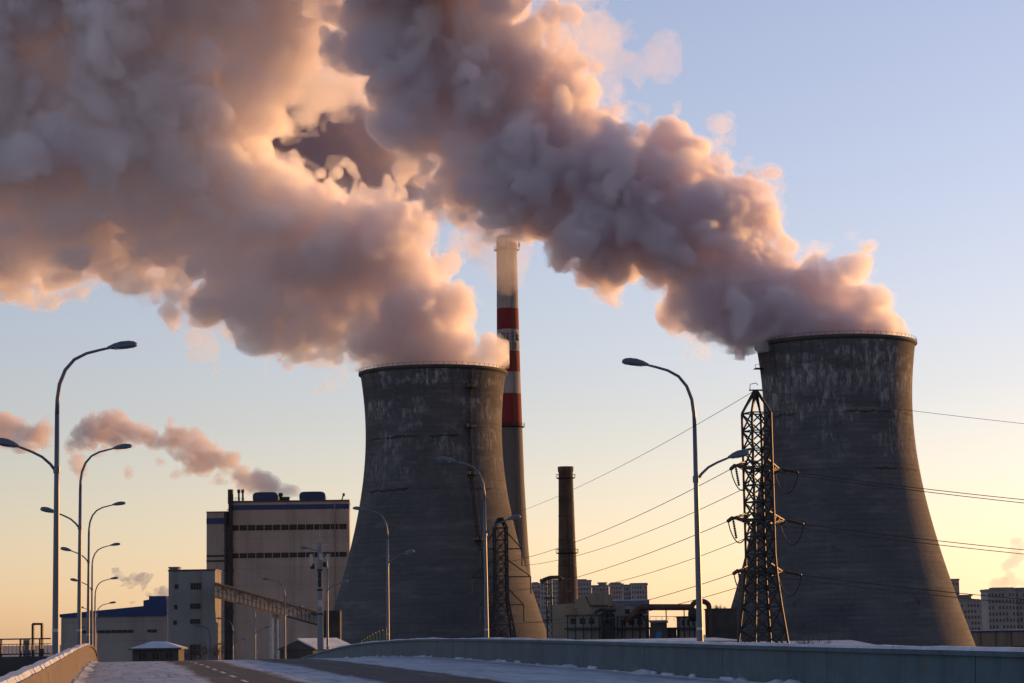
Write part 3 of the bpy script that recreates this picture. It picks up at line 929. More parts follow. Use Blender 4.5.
    for y, rr in ((478, 7.3), (553, 8.9)):
        g = MB()
        z = zo(y); r = rr * k
        g.lathe([(r - .1, -.35), (r + .75, -.05), (r + .75, .08), (r - .1, .08)], (base[0], base[1], z), 24)
        for q in range(14):
            a = 2 * math.pi * q / 14
            g.box((base[0] + (r + .7) * math.cos(a), base[1] + (r + .7) * math.sin(a), z + .6), (.08, .08, 1.1))
        g.tube([(base[0] + (r + .7) * math.cos(a), base[1] + (r + .7) * math.sin(a), z + 1.1) for a in np.linspace(0, 2 * math.pi, 25)], .05, 4, cap=False)
        g.build('gallery', M['steel_dark'], root)
    for y in (500, 516, 540, 566):
        g = MB()
        r = np.interp(y, [479, 530, 580], [7.3, 8.2, 9.6]) * k
        g.lathe([(r - .05, -.12), (r + .07, -.12), (r + .07, .12), (r - .05, .12)], (base[0], base[1], zo(y)), 36)
        g.build('iron_band', M['steel_dark'], root)
    ld = MB()
    for off in (-.25, .25):
        ld.tube([(base[0] + off + .6, base[1] - r_ * k - .2, z_) for r_, z_ in ((7.2, zo(479)), (8.2, zo(530)), (9.6, z1), (11.4, 1))], .06, 4)
    ld.build('ladder', M['steel_dark'], root)

# ------------------------------------------------------------------ building helper: a frame on a facade seen in pixels
class Face:
    """vertical facade through pixel columns x0,x1 at depth Y, running away by dY across its width"""
    def __init__(self, x0, x1, Y, dY=0.0, py=620):
        self.a = P(x0, py, Y); self.b = P(x1, py, Y + dY)
        self.a[2] = self.b[2] = 0
        self.d = self.b - self.a
        self.w = np.linalg.norm(self.d)
        self.d /= self.w
        self.n = np.array([self.d[1], -self.d[0], 0])     # towards the camera
        self.Y = Y
        self.x0, self.x1 = x0, x1
    def z(self, py, fx=.5): return P(self.x0 + (self.x1 - self.x0) * fx, py, self.a[1] + (self.b[1] - self.a[1]) * fx)[2]
    def pt(self, s, z, out=0.0): return self.a + self.d * s + self.n * out + np.array([0, 0, z])
    def s(self, px, py=620):
        """distance along the facade of a pixel column"""
        f = (px - self.x0) / (self.x1 - self.x0)
        return f * self.w
    def block(self, mb, s0, s1, z0, z1, out0, out1):
        q = [self.pt(s0, 0, out1), self.pt(s1, 0, out1), self.pt(s1, 0, out0), self.pt(s0, 0, out0)]
        up = np.array([0, 0, 1.0])
        return mb.hexa([p + up * z0 for p in q], [p + up * z1 for p in q])

def window_set(face, root, s0, z0, wdt, hgt, panes=(2, 1), src=None):
    """one window: frame with recessed glass as a sub-part"""
    fr = MB()
    t = min(.12, wdt * .1)
    o1, o2 = .04, .10
    face.block(fr, s0, s0 + wdt, z0, z0 + t, -.05, o2); face.block(fr, s0, s0 + wdt, z0 + hgt - t, z0 + hgt, -.05, o2)
    for i in range(panes[0] + 1):
        c = s0 + t / 2 + (wdt - t) * i / panes[0]
        face.block(fr, c - t / 2, c + t / 2, z0 + t, z0 + hgt - t, -.05, o2 - .01)
    for i in range(1, panes[1]):
        c = z0 + hgt * i / panes[1]
        face.block(fr, s0 + t, s0 + wdt - t, c - t / 2, c + t / 2, -.05, o2 - .02)
    f = fr.build('window', M['frame'], root)
    g = MB()
    face.block(g, s0 + t, s0 + wdt - t, z0 + t, z0 + hgt - t, .01, .045)
    g.build('pane', M['glass'], f)
    return f

def build_boiler_house():
    f = Face(228.5, 349.5, 800, 2.5, 560)
    top = f.z(502)
    root = empty('boiler_house', f.pt(f.w / 2, 0, -15), 'huge beige windowless boiler house with blue stripe, ribbon windows and blue roof vents', 'building')
    b = MB(); f.block(b, 0, f.w, -.5, top, -26, 0)
    b.build('wall', M['cladding'], root)
    q = MB(); f.block(q, -.15, f.w + .15, top + .003, top + .6, -26.2, .15); q.build('parapet_trim', M['frame'], root)
    q = MB(); f.block(q, -.05, f.w + .05, f.z(509.5), f.z(504.5), -26.05, .06); q.build('stripe', M['blue'], root)
    for (ya, yb) in ((530, 524.5), (557.5, 552.5)):
        z0, z1 = f.z(ya), f.z(yb)
        n = 14
        s0 = .8; wd = (f.w - 1.6) / n
        for i in range(n):
            window_set(f, root, s0 + i * wd + .12, z0, wd - .24, z1 - z0, (5, 2))
    for y in (538, 568, 585, 603, 622):
        q = MB(); f.block(q, 0.05, f.w - .05, f.z(y), f.z(y) + .12, -.1, .03); q.build('cladding_joint', M['cladding_grey'], root)
    for i in range(1, 22):
        if i % 3: continue
        q = MB(); s_ = f.w * i / 22; f.block(q, s_ - .05, s_ + .05, 2, f.z(531), -.1, .025); q.build('cladding_joint', M['cladding_grey'], root)
    q = MB(); sd = f.s(335); f.block(q, sd - .14, sd + .14, 2, top - .2, -.02, .3); q.build('downpipe', M['cladding_grey'], root)
    # roof ventilators with domed tops
    for (xa, xb) in ((252, 277.5), (299, 325.5)):
        sa, sb = f.s(xa), f.s(xb)
        z0, z1 = top + .6, f.z(491.0)
        prof = []
        for a in np.linspace(0, math.pi, 13):
            prof.append((sa + (sb - sa) * (.5 - .5 * np.sign(math.cos(a)) * abs(math.cos(a)) ** .35), z0 + .8 + (z1 - z0 - .8) * math.sin(a) ** .5))
        prof = [(sa + .3, z0)] + prof + [(sb - .3, z0)]
        m = MB(); m.prism([f.pt(s, z, -4) for s, z in prof], -f.n * 14)
        m.build('roof_ventilator', M['blue'], root)
    for (px, y0, wd) in ((280.5, 494, .8), (285.5, 498, 1.4), (238.5, 490, .55), (242.5, 490, .55)):
        m = MB(); s = f.s(px); m.lathe([(wd * .6, 0), (wd * .6, f.z(y0) - top - 1.2), (wd, f.z(y0) - top - 1.2), (wd, f.z(y0) - top), (0, f.z(y0) - top)], f.pt(s, top + .5, -2), 10)
        m.build('vent_pipe', M['steel_dark'], root)
    m = MB(); s = f.s(342)
    m.beam(f.pt(s, top + .5, -2), f.pt(s + .8, f.z(493.5), -2), .35); m.box(f.pt(s + .7, f.z(495), -2), (.8, .6, 1.0)); m.build('roof_bracket', M['steel_dark'], root)
    m = MB()
    for i in range(10):
        m.beam(f.pt(f.w * (.02 + .012 * i), top + .6, -1), f.pt(f.w * (.02 + .012 * i), top + 1.7, -1), .08)
    m.beam(f.pt(f.w * .02, top + 1.7, -1), f.pt(f.w * .13, top + 1.7, -1), .09); m.build('roof_railing', M['steel_dark'], root)
    # tall exhaust pipes running up the corner
    for (px, yt, yb, r) in ((230.8, 489, 590, .75), (226.3, 511, 600, .6)):
        m = MB(); s = f.s(px)
        zt = f.z(yt)
        m.tube([f.pt(s, 0, 1.2), f.pt(s, zt - 5, 1.2)], r, 12); m.tube([f.pt(s, zt - 5, 1.2), f.pt(s, zt, 1.2)], r * 1.3, 12)
        for zz in np.arange(8, zt - 6, 7): m.box(f.pt(s, zz, .7), (r * 3, 1.8, .3))
        m.build('exhaust_pipe', M['steel_dark'], root)
    # lower annex set back at the side
    g = Face(206.5, 228.5, 806, 0, 560)
    zt = g.z(512.5)
    a = MB(); g.block(a, 0, g.w - .15, -.5, zt, -20, 0)
    an = a.build('annex', M['cladding'], root)
    for (ya, yb, mt) in ((524, 518, 'blue'), (557, 555, 'dark'), (562, 560, 'dark')):
        q = MB(); g.block(q, -.04, g.w - .2, g.z(ya), g.z(yb), -20.04, .05); q.build('stripe', M[mt], an)
    q = MB(); g.block(q, -.1, g.w - .2, zt + .003, zt + .4, -20.1, .1); q.build('parapet_trim', M['frame'], an)

def build_transfer_tower():
    f = Face(168.5, 215, 430, 0, 600)
    top = f.z(571)
    root = empty('transfer_tower', f.pt(f.w / 2, 0, -4), 'plain grey stair tower joined to the top of the sloping conveyor bridge', 'building')
    b = MB(); f.block(b, 0, f.w, -.5, top, -9, 0); b.build('wall', M['cladding_grey'], root)
    q = MB(); f.block(q, -.12, f.w + .12, top + .003, top + .3, -9.1, .12); q.build('roof', M['frame'], root)
    q = MB(); f.block(q, .1, f.s(178), top + .3, f.z(568), -3, -.1); f.block(q, -.05, f.s(178.8), f.z(568), f.z(566.5), -3.2, .05); q.build('roof_hatch', M['cladding_grey'], root)
    for (xa, xb, ya, yb, pn) in ((190.5, 201.5, 589.5, 583, (4, 2)), (190, 201, 609, 603.5, (4, 2)), (190, 200.5, 624, 619, (4, 2)), (174.8, 178.4, 588.5, 584, (2, 1)), (174.2, 177.4, 609, 604.5, (2, 1)), (173.5, 177, 624.5, 620, (2, 1)), (190, 200.5, 655, 644.5, (4, 2))):
        s0, s1 = f.s(xa), f.s(xb)
        window_set(f, root, s0, f.z(ya), s1 - s0, f.z(yb) - f.z(ya), pn)
    q = MB()
    for px in (190.2, 201.2):
        s = f.s(px); f.block(q, s - .12, s + .12, 0, top - .5, -.05, .035)
    q.build('pilaster', M['cladding_grey'], root)
    # conveyor bridge sloping down behind it
    a0, a1 = P(215.5, 589, 426), P(322, 618.5, 446)
    root = empty('conveyor_bridge', (a0 + a1) / 2 * np.array([1, 1, 0]), 'enclosed conveyor gallery sloping down across the front of the beige boiler house', 'conveyor')
    d = (a1 - a0)
    hgt0 = 2.5
    def cp(t, side, z): return a0 + d * t + np.array([0, side * 1.4, z])
    m = MB(); m.hexa([cp(0, -1, -hgt0 / 2), cp(0, 1, -hgt0 / 2), cp(1, 1, -hgt0 / 2), cp(1, -1, -hgt0 / 2)], [cp(0, -1, hgt0 * .38), cp(0, 1, hgt0 * .38), cp(1, 1, hgt0 * .38), cp(1, -1, hgt0 * .38)])
    m.build('gallery_wall', M['cladding_grey'], root)
    m = MB(); m.hexa([cp(0, -1.2, hgt0 * .38 + .01), cp(0, 1.2, hgt0 * .38 + .01), cp(1, 1.2, hgt0 * .38 + .01), cp(1, -1.2, hgt0 * .38 + .01)], [cp(0, -1.15, hgt0 * .5), cp(0, 1.15, hgt0 * .5), cp(1, 1.15, hgt0 * .5), cp(1, -1.15, hgt0 * .5)])
    m.build('roof', M['dark'], root)
    m = MB(); m.hexa([cp(0, -1.1, -hgt0 / 2 - .35), cp(0, 1.1, -hgt0 / 2 - .35), cp(1, 1.1, -hgt0 / 2 - .35), cp(1, -1.1, -hgt0 / 2 - .35)], [cp(0, -1.1, -hgt0 / 2 - .01), cp(0, 1.1, -hgt0 / 2 - .01), cp(1, 1.1, -hgt0 / 2 - .01), cp(1, -1.1, -hgt0 / 2 - .01)])
    m.build('floor_beam', M['steel_dark'], root)
    m = MB()
    nb = 26
    for i in range(nb):
        t0, t1 = i / nb, (i + 1) / nb
        m.beam(cp(t0, -1.005, -hgt0 / 2), cp(t0, -1.005, hgt0 * .36), .07, .07)
        m.beam(cp(t0, -1.008, -hgt0 * .1 if i % 2 else hgt0 * .34), cp(t1, -1.008, hgt0 * .34 if i % 2 else -hgt0 * .1), .05)
    m.beam(cp(0, -1.012, -hgt0 * .12), cp(1, -1.012, -hgt0 * .12), .07)
    m.build('truss', M['dark'], root)
    for t in (.06, .2, .34, .48, .62, .76, .9):
        m = MB(); c0, c1 = cp(t, -1.03, .12), cp(t + .055, -1.03, .12)
        m.hexa([c0, c1, c1 + np.array([0, .04, 0]), c0 + np.array([0, .04, 0])], [p + np.array([0, 0, .55]) for p in (c0, c1, c1 + np.array([0, .04, 0]), c0 + np.array([0, .04, 0]))])
        m.build('window', M['dark'], root)
    m = MB()
    for pxx in (270.5, 275.5):
        t = (pxx - 215.5) / 106.5
        b0 = cp(t, 0, -hgt0 / 2 - .3)
        m.beam((b0[0], b0[1], -.5), b0, .55)
    t = .545
    for zz in np.arange(3, 13, 3.0):
        q = cp(.518, 0, 0), cp(.563, 0, 0)
        m.beam((q[0][0], q[0][1], zz), (q[1][0], q[1][1], zz + 1.5), .15)
    m.build('trestle', M['galv'], root)
    m = MB(); e = cp(1, 0, 0); m.box((e[0] + 1.5, e[1] + 1.5, e[2] / 2), (4, 4, e[2] + 3)); m.build('tail_house', M['dark'], root)

def build_left_factory():
    f = Face(61, 168, 455, 0, 640)
    root = empty('factory_hall', f.pt(f.w / 2, 0, -10), 'long low hall with bright blue roof beside the plain grey stair tower', 'building')
    ze = f.z(616, .5)
    b = MB(); f.block(b, 0, f.w - .2, -.5, ze, -22, 0); b.build('wall', M['cladding'], root)
    zl, zr = f.z(613, 0), f.z(604.5, .78)
    pts = [(-.3, ze - .1), (-.3, ze + .5), (f.s(143.5), f.z(606, .78)), (f.s(143.5), f.z(600.5, .78)), (f.s(149), f.z(599.5, .82)), (f.s(149), f.z(596, .82)), (f.s(166), f.z(596, .98)), (f.s(166), f.z(600, .98)), (f.w - .25, f.z(600, .99)), (f.w - .25, ze - .1)]
    m = MB(); m.prism([f.pt(s, z, .35) for s, z in pts], -f.n * 22.6); m.build('roof', M['blue'], root)
    for (xa, xb, n) in ((82, 133.5, 9), (147, 157, 2)):
        sa, sb = f.s(xa), f.s(xb)
        wd = (sb - sa) / n
        for i in range(n): window_set(f, root, sa + i * wd + .04, f.z(633, .5), wd - .08, f.z(630, .5) - f.z(633, .5), (3, 1))
    for y in (622, 641):
        q = MB(); f.block(q, .1, f.w - .4, f.z(y), f.z(y) + .08, -.05, .03); q.build('cladding_joint', M['cladding_grey'], root)
    # gatehouse with a hipped snowy roof
    f = Face(130, 181, 330, 0, 650)
    zt = f.z(648); zr = f.z(641.3)
    root = empty('gatehouse', f.pt(f.w / 2, 0, -3), 'small dark gatehouse with a snow covered hipped roof before the blue roofed hall', 'building')
    b = MB(); f.block(b, .35, f.w - .35, 0, zt, -5.5, 0); b.build('wall', M['dark'], root)
    m = MB()
    e = [f.pt(-.1, zt, .5), f.pt(f.w + .1, zt, .5), f.pt(f.w + .1, zt, -6), f.pt(-.1, zt, -6)]
    r = [f.pt(f.w * .38, zr, -2.75), f.pt(f.w * .62, zr, -2.75)]
    m.add(e + r, [(0, 1, 5, 4), (2, 3, 4, 5), (1, 2, 5), (3, 0, 4), (3, 2, 1, 0)]); m.build('roof', M['snow'], root)
    q = MB(); f.block(q, -.15, f.w + .15, zt - .22, zt - .004, -6.05, .55); q.build('eaves_board', M['frame'], root)
    for i in range(3): window_set(f, root, 1.2 + i * 1.9, zt - 1.7, 1.1, 1.1, (2, 1))
    # gabled shed with snowy roof beyond the teal parapet
    f = Face(312, 352, 300, 9, 650)
    zt = f.z(649); zr = f.z(639.3)
    root = empty('shed', f.pt(f.w / 2, 0, -3), 'dark low shed with a snowy gable roof behind the telecom pole', 'building')
    b = MB(); f.block(b, .2, f.w - .2, 0, zt, -5, 0); b.build('wall', M['dark'], root)
    m = MB()
    m.prism([f.pt(.0, zt, .5), f.pt(.6, zr, -2.5), f.pt(.0, zt, -5.5)], f.d * f.w); m.build('gable', M['dark'], root)
    m = MB()
    m.hexa([f.pt(-.2, zt + .01, .7), f.pt(f.w + .2, zt + .01, .7), f.pt(f.w + .2, zr + .01, -2.5), f.pt(.4, zr + .01, -2.5)], [f.pt(-.2, zt + .16, .75), f.pt(f.w + .2, zt + .16, .75), f.pt(f.w + .2, zr + .2, -2.5), f.pt(.4, zr + .2, -2.5)])
    m.build('roof', M['snow'], root)

def build_midground():
    # long snowy flat roof that runs behind the teal parapet
    for (xa, xb, Y, y0, y1, lab) in ((430, 742, 430, 643.5, 640.8, 'long low hall with flat snow covered roof across the feet of both towers'), (560, 884, 405, 650.0, 643.5, 'low building with snowy lean-to roof and dark fascia under the big lattice pylon')):
        f = Face(xa, xb, Y, 0, 643)
        z0 = f.z(y0); z1 = f.z(y1)
        root = empty('low_hall', f.pt(f.w / 2, 0, -8), lab, 'building')
        b = MB(); f.block(b, .6, f.w - .6, -.5, z0 - .25, -11.5, -.4); b.build('wall', M['cladding_grey'], root)
        m = MB()
        m.hexa([f.pt(0, z0, 0), f.pt(f.w, z0, 0), f.pt(f.w - 4, z1, -12), f.pt(3, z1, -12)], [f.pt(0, z0 + .22, 0), f.pt(f.w, z0 + .22, 0), f.pt(f.w - 4, z1 + .2, -12), f.pt(3, z1 + .2, -12)]); m.build('roof', M['snow'], root)
        q = MB(); f.block(q, -.05, f.w + .05, z0 - .45, z0 - .005, -.2, .04); q.build('fascia', M['dark'], root)
    # furnace house with stepped hoods
    f = Face(553, 626, 585, 0, 620)
    root = empty('furnace_house', f.pt(f.w / 2, 0, -8), 'stepped yellowish plant house with slanted hoods at the foot of the brick chimney', 'building')
    def poly(pts, out, dep, name, mt, par=root):
        m = MB(); m.prism([f.pt(f.s(x), f.z(y), out) for x, y in pts], -f.n * dep)
        return m.build(name, M[mt], par)
    poly([(553, 645), (553, 604), (576, 602.5), (576, 645)], -4, 9, 'wall', 'yellow_render')
    poly([(574, 608), (577, 599), (586, 596), (592, 608)], -3, 8, 'hood', 'yellow_render')
    poly([(587, 595.5), (589, 593.2), (607.5, 592.8), (614, 597), (613, 605.2), (591, 604.8)], -2.5, 9, 'hood', 'yellow_render')
    poly([(577, 616.5), (578, 608), (582, 607), (608, 605.5), (612, 612), (611, 616.5)], -1.6, 8, 'hood', 'yellow_render')
    poly([(590.2, 606.3), (592, 604.9), (609, 605.3), (612, 607.2)], -1.2, 7, 'hood_edge', 'dark')
    poly([(608, 645), (608, 612), (614, 604), (626, 604), (626, 645)], -5, 8, 'wall', 'cladding_grey')
    # row of grey units in front, with dark posts and ledges
    for (xa, xb, ya, yb, lab, mt) in ((567, 600, 616, 645, 'grey two storey pump house under the slanted hoods, dark posts on its front', 'cladding_grey'), (617, 648, 617, 645, 'grey utility block before the blue edged hall', 'cladding_grey'), (651, 676.5, 629, 645, 'low flat store between the utility block and the pipe loop', 'dark'), (678.5, 700, 617.5, 645, 'small grey block under the end of the overhead pipe', 'cladding_grey')):
        g = Face(xa, xb, 560, 0, 630)
        r2 = empty('plant_block', g.pt(g.w / 2, 0, -3), lab, 'building')
        b = MB(); g.block(b, 0, g.w, -.5, g.z(ya), -6, 0); b.build('wall', M[mt], r2)
        q = MB(); g.block(q, -.2, g.w + .2, g.z(ya) + .003, g.z(ya) + .35, -6.2, .25); q.build('roof', M['frame'], r2)
        if ya < 625:
            q = MB(); g.block(q, -.6, g.w + .6, g.z(629.5), g.z(627.5), -.05, .8); q.build('ledge', M['dark'], r2)
        q = MB()
        for i in range(5):
            s = .15 + (g.w - .3) * i / 4
            g.block(q, s - .1, s + .1, 0, g.z(ya) - .05, -.02, .14)
        q.build('post', M['steel_dark'], r2)
        for i in range(3):
            window_set(g, r2, .7 + (g.w - 1.4) * i / 3 + .2, g.z(ya + 8 if ya < 625 else 640), (g.w - 1.4) / 3 - .8, 1.4, (2, 1))
    # blue edged hall
    g = Face(613, 649, 610, 0, 620)
    r2 = empty('workshop', g.pt(g.w / 2, 0, -6), 'pale workshop with a snowy blue edged roof beneath the apartment blocks', 'building')
    b = MB(); g.block(b, 0, g.w, -.5, g.z(605.5), -12, 0); b.build('wall', plain('pale_blue_cladding', (.20, .22, .25), .7, .1, .2, streak=.5), r2)
    q = MB(); g.block(q, -.2, g.w + .2, g.z(605.5) + .003, g.z(600.5), -12.2, .2); q.build('fascia', plain('slate_blue_sheet', (.09, .13, .2), .6, .1, .4), r2)
    q = MB(); g.block(q, -.15, g.w + .15, g.z(600.5) + .003, g.z(599.6), -12.1, .15); q.build('roof', M['snow'], r2)
    for i in range(4): window_set(g, r2, .8 + i * 2.2, g.z(614), 1.5, 1.3, (2, 1))
    # little house with a pitched roof and blue door
    g = Face(651, 667.5, 545, 0, 630)
    r2 = empty('hut', g.pt(g.w / 2, 0, -2), 'small dark hut with a blue tarp on its wall under the overhead pipe', 'building')
    b = MB(); g.block(b, .1, g.w - .1, -.5, g.z(623), -4, 0); b.build('wall', M['dark'], r2)
    q = MB(); q.hexa([g.pt(-.2, g.z(623), .4), g.pt(g.w + .2, g.z(623), .4), g.pt(g.w + .2, g.z(621), -4.3), g.pt(-.2, g.z(621), -4.3)], [g.pt(-.2, g.z(622), .4), g.pt(g.w + .2, g.z(622), .4), g.pt(g.w + .2, g.z(620), -4.3), g.pt(-.2, g.z(620), -4.3)]); q.build('roof', M['frame'], r2)
    q = MB(); q.hexa([g.pt(.9, g.z(638.5), .05), g.pt(2.3, g.z(638.5), .05), g.pt(2.3, g.z(638.5), .12), g.pt(.9, g.z(638.5), .12)], [g.pt(1.3, g.z(631.5), .05), g.pt(2.5, g.z(631.5), .05), g.pt(2.5, g.z(631.5), .12), g.pt(1.3, g.z(631.5), .12)]); q.build('tarp', plain('blue_tarp', (.03, .10, .26), .5, .2, 1), r2)
    # dark depot at the tower's side
    g = Face(708, 737, 560, 0, 630)
    r2 = empty('depot', g.pt(g.w / 2, 0, -6), 'plain dark depot between the pipe loop and the big lattice pylon', 'building')
    b = MB(); g.block(b, 0, g.w, -.5, g.z(609.5), -8, 0); b.build('wall', M['dark'], r2)
    q = MB(); g.block(q, -.2, g.w + .2, g.z(609.5) + .003, g.z(608.3), -8.2, .2); q.build('roof', M['frame'], r2)
    # elevated pipe with a loop
    Yp = 552
    r2 = empty('overhead_pipe', P(690, 640, Yp) * np.array([1, 1, 0]), 'thick dark overhead pipe that ends in an upright loop by the tall street lamp', 'pipe')
    m = MB()
    m.tube([P(628, 622, Yp), P(634, 613, Yp), P(638, 608.5, Yp), P(642, 607.2, Yp), P(660, 607.2, Yp), P(692, 607.2, Yp)], .75, 12); m.build('main_pipe', M['rust'], r2, smooth=True)
    m = MB()
    path = [P(692, 620, Yp + 1), P(692, 607, Yp + 1)] + [P(700.5 - 8.5 * math.cos(a), 607 - 6 * math.sin(a), Yp + 1) for a in np.linspace(.2, math.pi - .2, 10)] + [P(709, 607, Yp + 1), P(709.5, 625, Yp + 1), P(709.5, 645, Yp + 1)]
    m.tube(path, .62, 12); m.build('loop', M['rust'], r2, smooth=True)
    m = MB()
    for px in (648, 666, 684):
        q = P(px, 608.5, Yp); m.beam((q[0], q[1], 0), q, .22)
    m.build('support', M['steel_dark'], r2)
    m = MB()
    for (xa, ya, xb, yb) in ((650, 616.5, 692, 616.5),):
        m.beam(P(xa, ya, Yp), P(xb, yb, Yp), .12)
    for x in range(650, 693, 6): m.beam(P(x, 616.5, Yp), P(x, 621, Yp), .08)
    m.build('railing', M['steel_dark'], r2)
    m = MB(); c0 = P(692.5, 614, Yp); m.lathe([(0, 1.6), (.9, 1.3), (1.1, 0), (.9, -1.6), (0, -1.8)], c0, 12); m.build('valve', M['steel_dark'], r2, smooth=True)
    # lean truss before the workshop
    r2 = empty('dark_truss', P(636, 640, 556) * np.array([1, 1, 0]), 'dark slanting steel truss holding up the start of the overhead pipe', 'truss')
    m = MB()
    for a, b_ in (((622, 622), (637, 608.5)), ((637, 608.5), (647, 622)), ((626, 622), (640, 610)), ((630, 617), (640, 617)), ((640, 610), (640, 640)), ((647, 622), (647, 640)), ((622, 622), (622, 640))):
        m.beam(P(*a, 556), P(*b_, 556), .45)
    m.box(P(636, 615, 556), (1.8, 1.2, 1.8)); m.build('truss', M['steel_dark'], r2)
    # pipe mast by the left tower
    r2 = empty('pipe_mast', P(548, 640, 600) * np.array([1, 1, 0]), 'lattice pipe mast with a short bent pipe reaching towards the brick chimney', 'mast')
    m = MB()
    for px in (546.5, 551.5):
        q = P(px, 580, 600); m.beam((q[0], q[1], 0), q, .3)
    for i in range(9):
        y0 = 583 + i * 6.3
        m.beam(P(546.5, y0, 600), P(551.5, y0 + 6.3, 600), .14); m.beam(P(551.5, y0, 600), P(546.5, y0 + 6.3, 600), .14)
    m.box(P(549, 620, 600), (3.4, 2, .3)); m.box(P(549, 598, 600), (2.6, 2, .3))
    m.build('lattice', M['steel_dark'], r2)
    m = MB(); m.tube([P(541.5, 583, 600), P(544, 579.5, 600), P(550, 577.5, 600), P(559, 577.2, 600), P(562.5, 580, 600)], .5, 10); m.build('bent_pipe', M['rust'], r2, smooth=True)
    # dark tanks / ducts that fill the gap
    g = Face(600, 616, 556, 0, 630)
    r2 = empty('dark_duct', g.pt(g.w / 2, 0, -2), 'dark tangle of ducts between pump house and utility block', 'ductwork')
    m = MB()
    m.tube([g.pt(.6, 0, 0), g.pt(.6, g.z(614), 0), g.pt(2.2, g.z(611), 0), g.pt(3.2, g.z(614), 0), g.pt(3.2, 0, 0)], .5, 10)
    m.box(g.pt(2, g.z(628), -1), (3.2, 2.4, 5.2)); m.tube([g.pt(-1.2, g.z(613), .3), g.pt(.2, g.z(609.5), .3), g.pt(3.8, g.z(610.5), .3)], .4, 8)
    for s in (1.2, 2.4): m.lathe([(.7, -.5), (.7, 1.5), (.3, 2.4), (0, 2.4)], g.pt(s, g.z(620), .2), 10)
    m.build('duct', M['steel_dark'], r2)

def apartment(x0, x1, yt, Y, label, tops=(), group='apartment blocks on the skyline', rows=9, cols=5, dy=0.0, step=None):
    f = Face(x0, x1, Y, dy, 620)
    zt = f.z(yt)
    root = empty('apartment_block', f.pt(f.w / 2, 0, -8), label, 'apartment block', group)
    b = MB(); f.block(b, 0, f.w, -.5, zt, -16, 0); b.build('wall', M['apartment'], root)
    q = MB(); f.block(q, -.3, f.w + .3, zt + .003, zt + 1.0, -16.3, .3); q.build('roof', M['cladding_grey'], root)
    for (a, c, y) in tops:
        t = MB(); f.block(t, f.s(a), f.s(c), zt + 1.003, f.z(y) - .7, -9, -2); f.block(t, f.s(a) - .7, f.s(c) + .7, f.z(y) - .7, f.z(y), -9.6, -1.4); t.build('roof_house', M['cladding_grey'], root)
    if step:
        a, c, y = step
        t = MB(); f.block(t, f.s(a), f.s(c), -.5, f.z(y), -13, -3); t.build('stair_core', M['apartment'], root)
    proto = None
    sw = f.w / cols
    for i in range(cols):
        for j in range(rows):
            z = zt - 2.6 - j * 3.0
            s = sw * (i + .5)
            if proto is None:
                m = MB(); f.block(m, s - sw * .27, s + sw * .27, z, z + 1.5, .02, .12)
                proto = w_ = m.build('window', M['flat_glass'], root)
                base = np.array(w_.location)
                s_0, z_0 = s, z
            else:
                w_ = proto.copy(); COL.objects.link(w_); w_.parent = root
                if (i * 7 + j * 5 + int(x0)) % 11 == 0: w_.scale = (1, 1, .6)
                w_.location = Vector(base + f.d * (s - s_0) + np.array([0, 0, z - z_0]))
    q = MB()
    for i in range(cols + 1):
        s = min(max(sw * i, .2), f.w - .2); f.block(q, s - .2, s + .2, 0, zt - .05, -.02, .35)
    q.build('pilaster', M['apartment'], root)

def build_apartments():
    apartment(532, 541, 584.5, 1500, 'apartment block peeking out beside the flank of the steaming tower, before the pipe mast', ((534, 538, 582),), cols=3)
    apartment(541, 559, 581, 1470, 'apartment block behind the lattice pipe mast', ((542, 551, 578.5),), cols=6)
    apartment(578, 592, 581.5, 1480, 'apartment block close beside the brick chimney, tallest there', ((578.5, 586.5, 579),), cols=5)
    apartment(593, 609.5, 586.5, 1520, 'pinkish apartment block with one roof house, behind the slanted hoods', ((599.5, 607, 582.2),), cols=5)
    apartment(611, 624, 585, 1500, 'apartment block with wide roof house above the blue edged workshop', ((612.5, 621, 582.2),), cols=5)
    apartment(624, 634, 586, 1450, 'low plain apartment block in the middle of the skyline row', (), cols=4)
    apartment(632, 648, 584.5, 1440, 'apartment block that ends the skyline row towards the overhead pipe', ((636, 644, 582.8), (646, 647.8, 584)), cols=6)
    apartment(949, 960.5, 580.5, 1250, 'narrow tall apartment block just clear of the cooling tower flank', (), cols=3, rows=14)
    apartment(961, 983.5, 602, 1200, 'stepped apartment block next to the narrow tall one, roof house on top', ((963, 973, 594.5), (974, 979.5, 599)), cols=7, rows=9)
    apartment(988.5, 1016, 591, 1100, 'broad apartment block at the picture edge under the faint puff of smoke', ((996, 1014, 587.3),), cols=8, rows=10)
    apartment(1016, 1045, 591, 1105, 'apartment block cut off by the picture edge, joined to the broad one', ((1018, 1040, 587.3),), cols=8, rows=10)
    # factory hall at the edge
    f = Face(966, 1075, 700, -30, 640)
    root = empty('factory_hall', f.pt(f.w / 2, 0, -8), 'low beige hall with snowy roof and dark ribbon below the apartment blocks', 'building')
    zt = f.z(632, .4)
    b = MB(); f.block(b, 0, f.w, -.5, zt, -13, 0); b.build('wall', plain('beige_panel_wall', (.19, .16, .135), .85, .12, .2, streak=.5), root)
    q = MB(); f.block(q, -.3, f.w + .3, zt + .003, zt + .5, -13.2, .3); q.build('roof_edge', M['blue'], root)
    q = MB(); f.block(q, -.25, f.w + .25, zt + .503, zt + .7, -13.1, .25); q.build('roof', M['snow'], root)
    n = 10
    for i in range(n): window_set(f, root, .2 + i * f.w / n, f.z(650.5, .4), f.w / n - .4, f.z(646, .4) - f.z(650.5, .4), (4, 1))
    q = MB()
    for i in range(8): f.block(q, f.w * i / 7 - .15, f.w * i / 7 + .15, 0, zt - .05, -.05, .12)
    q.build('column', M['frame'], root)

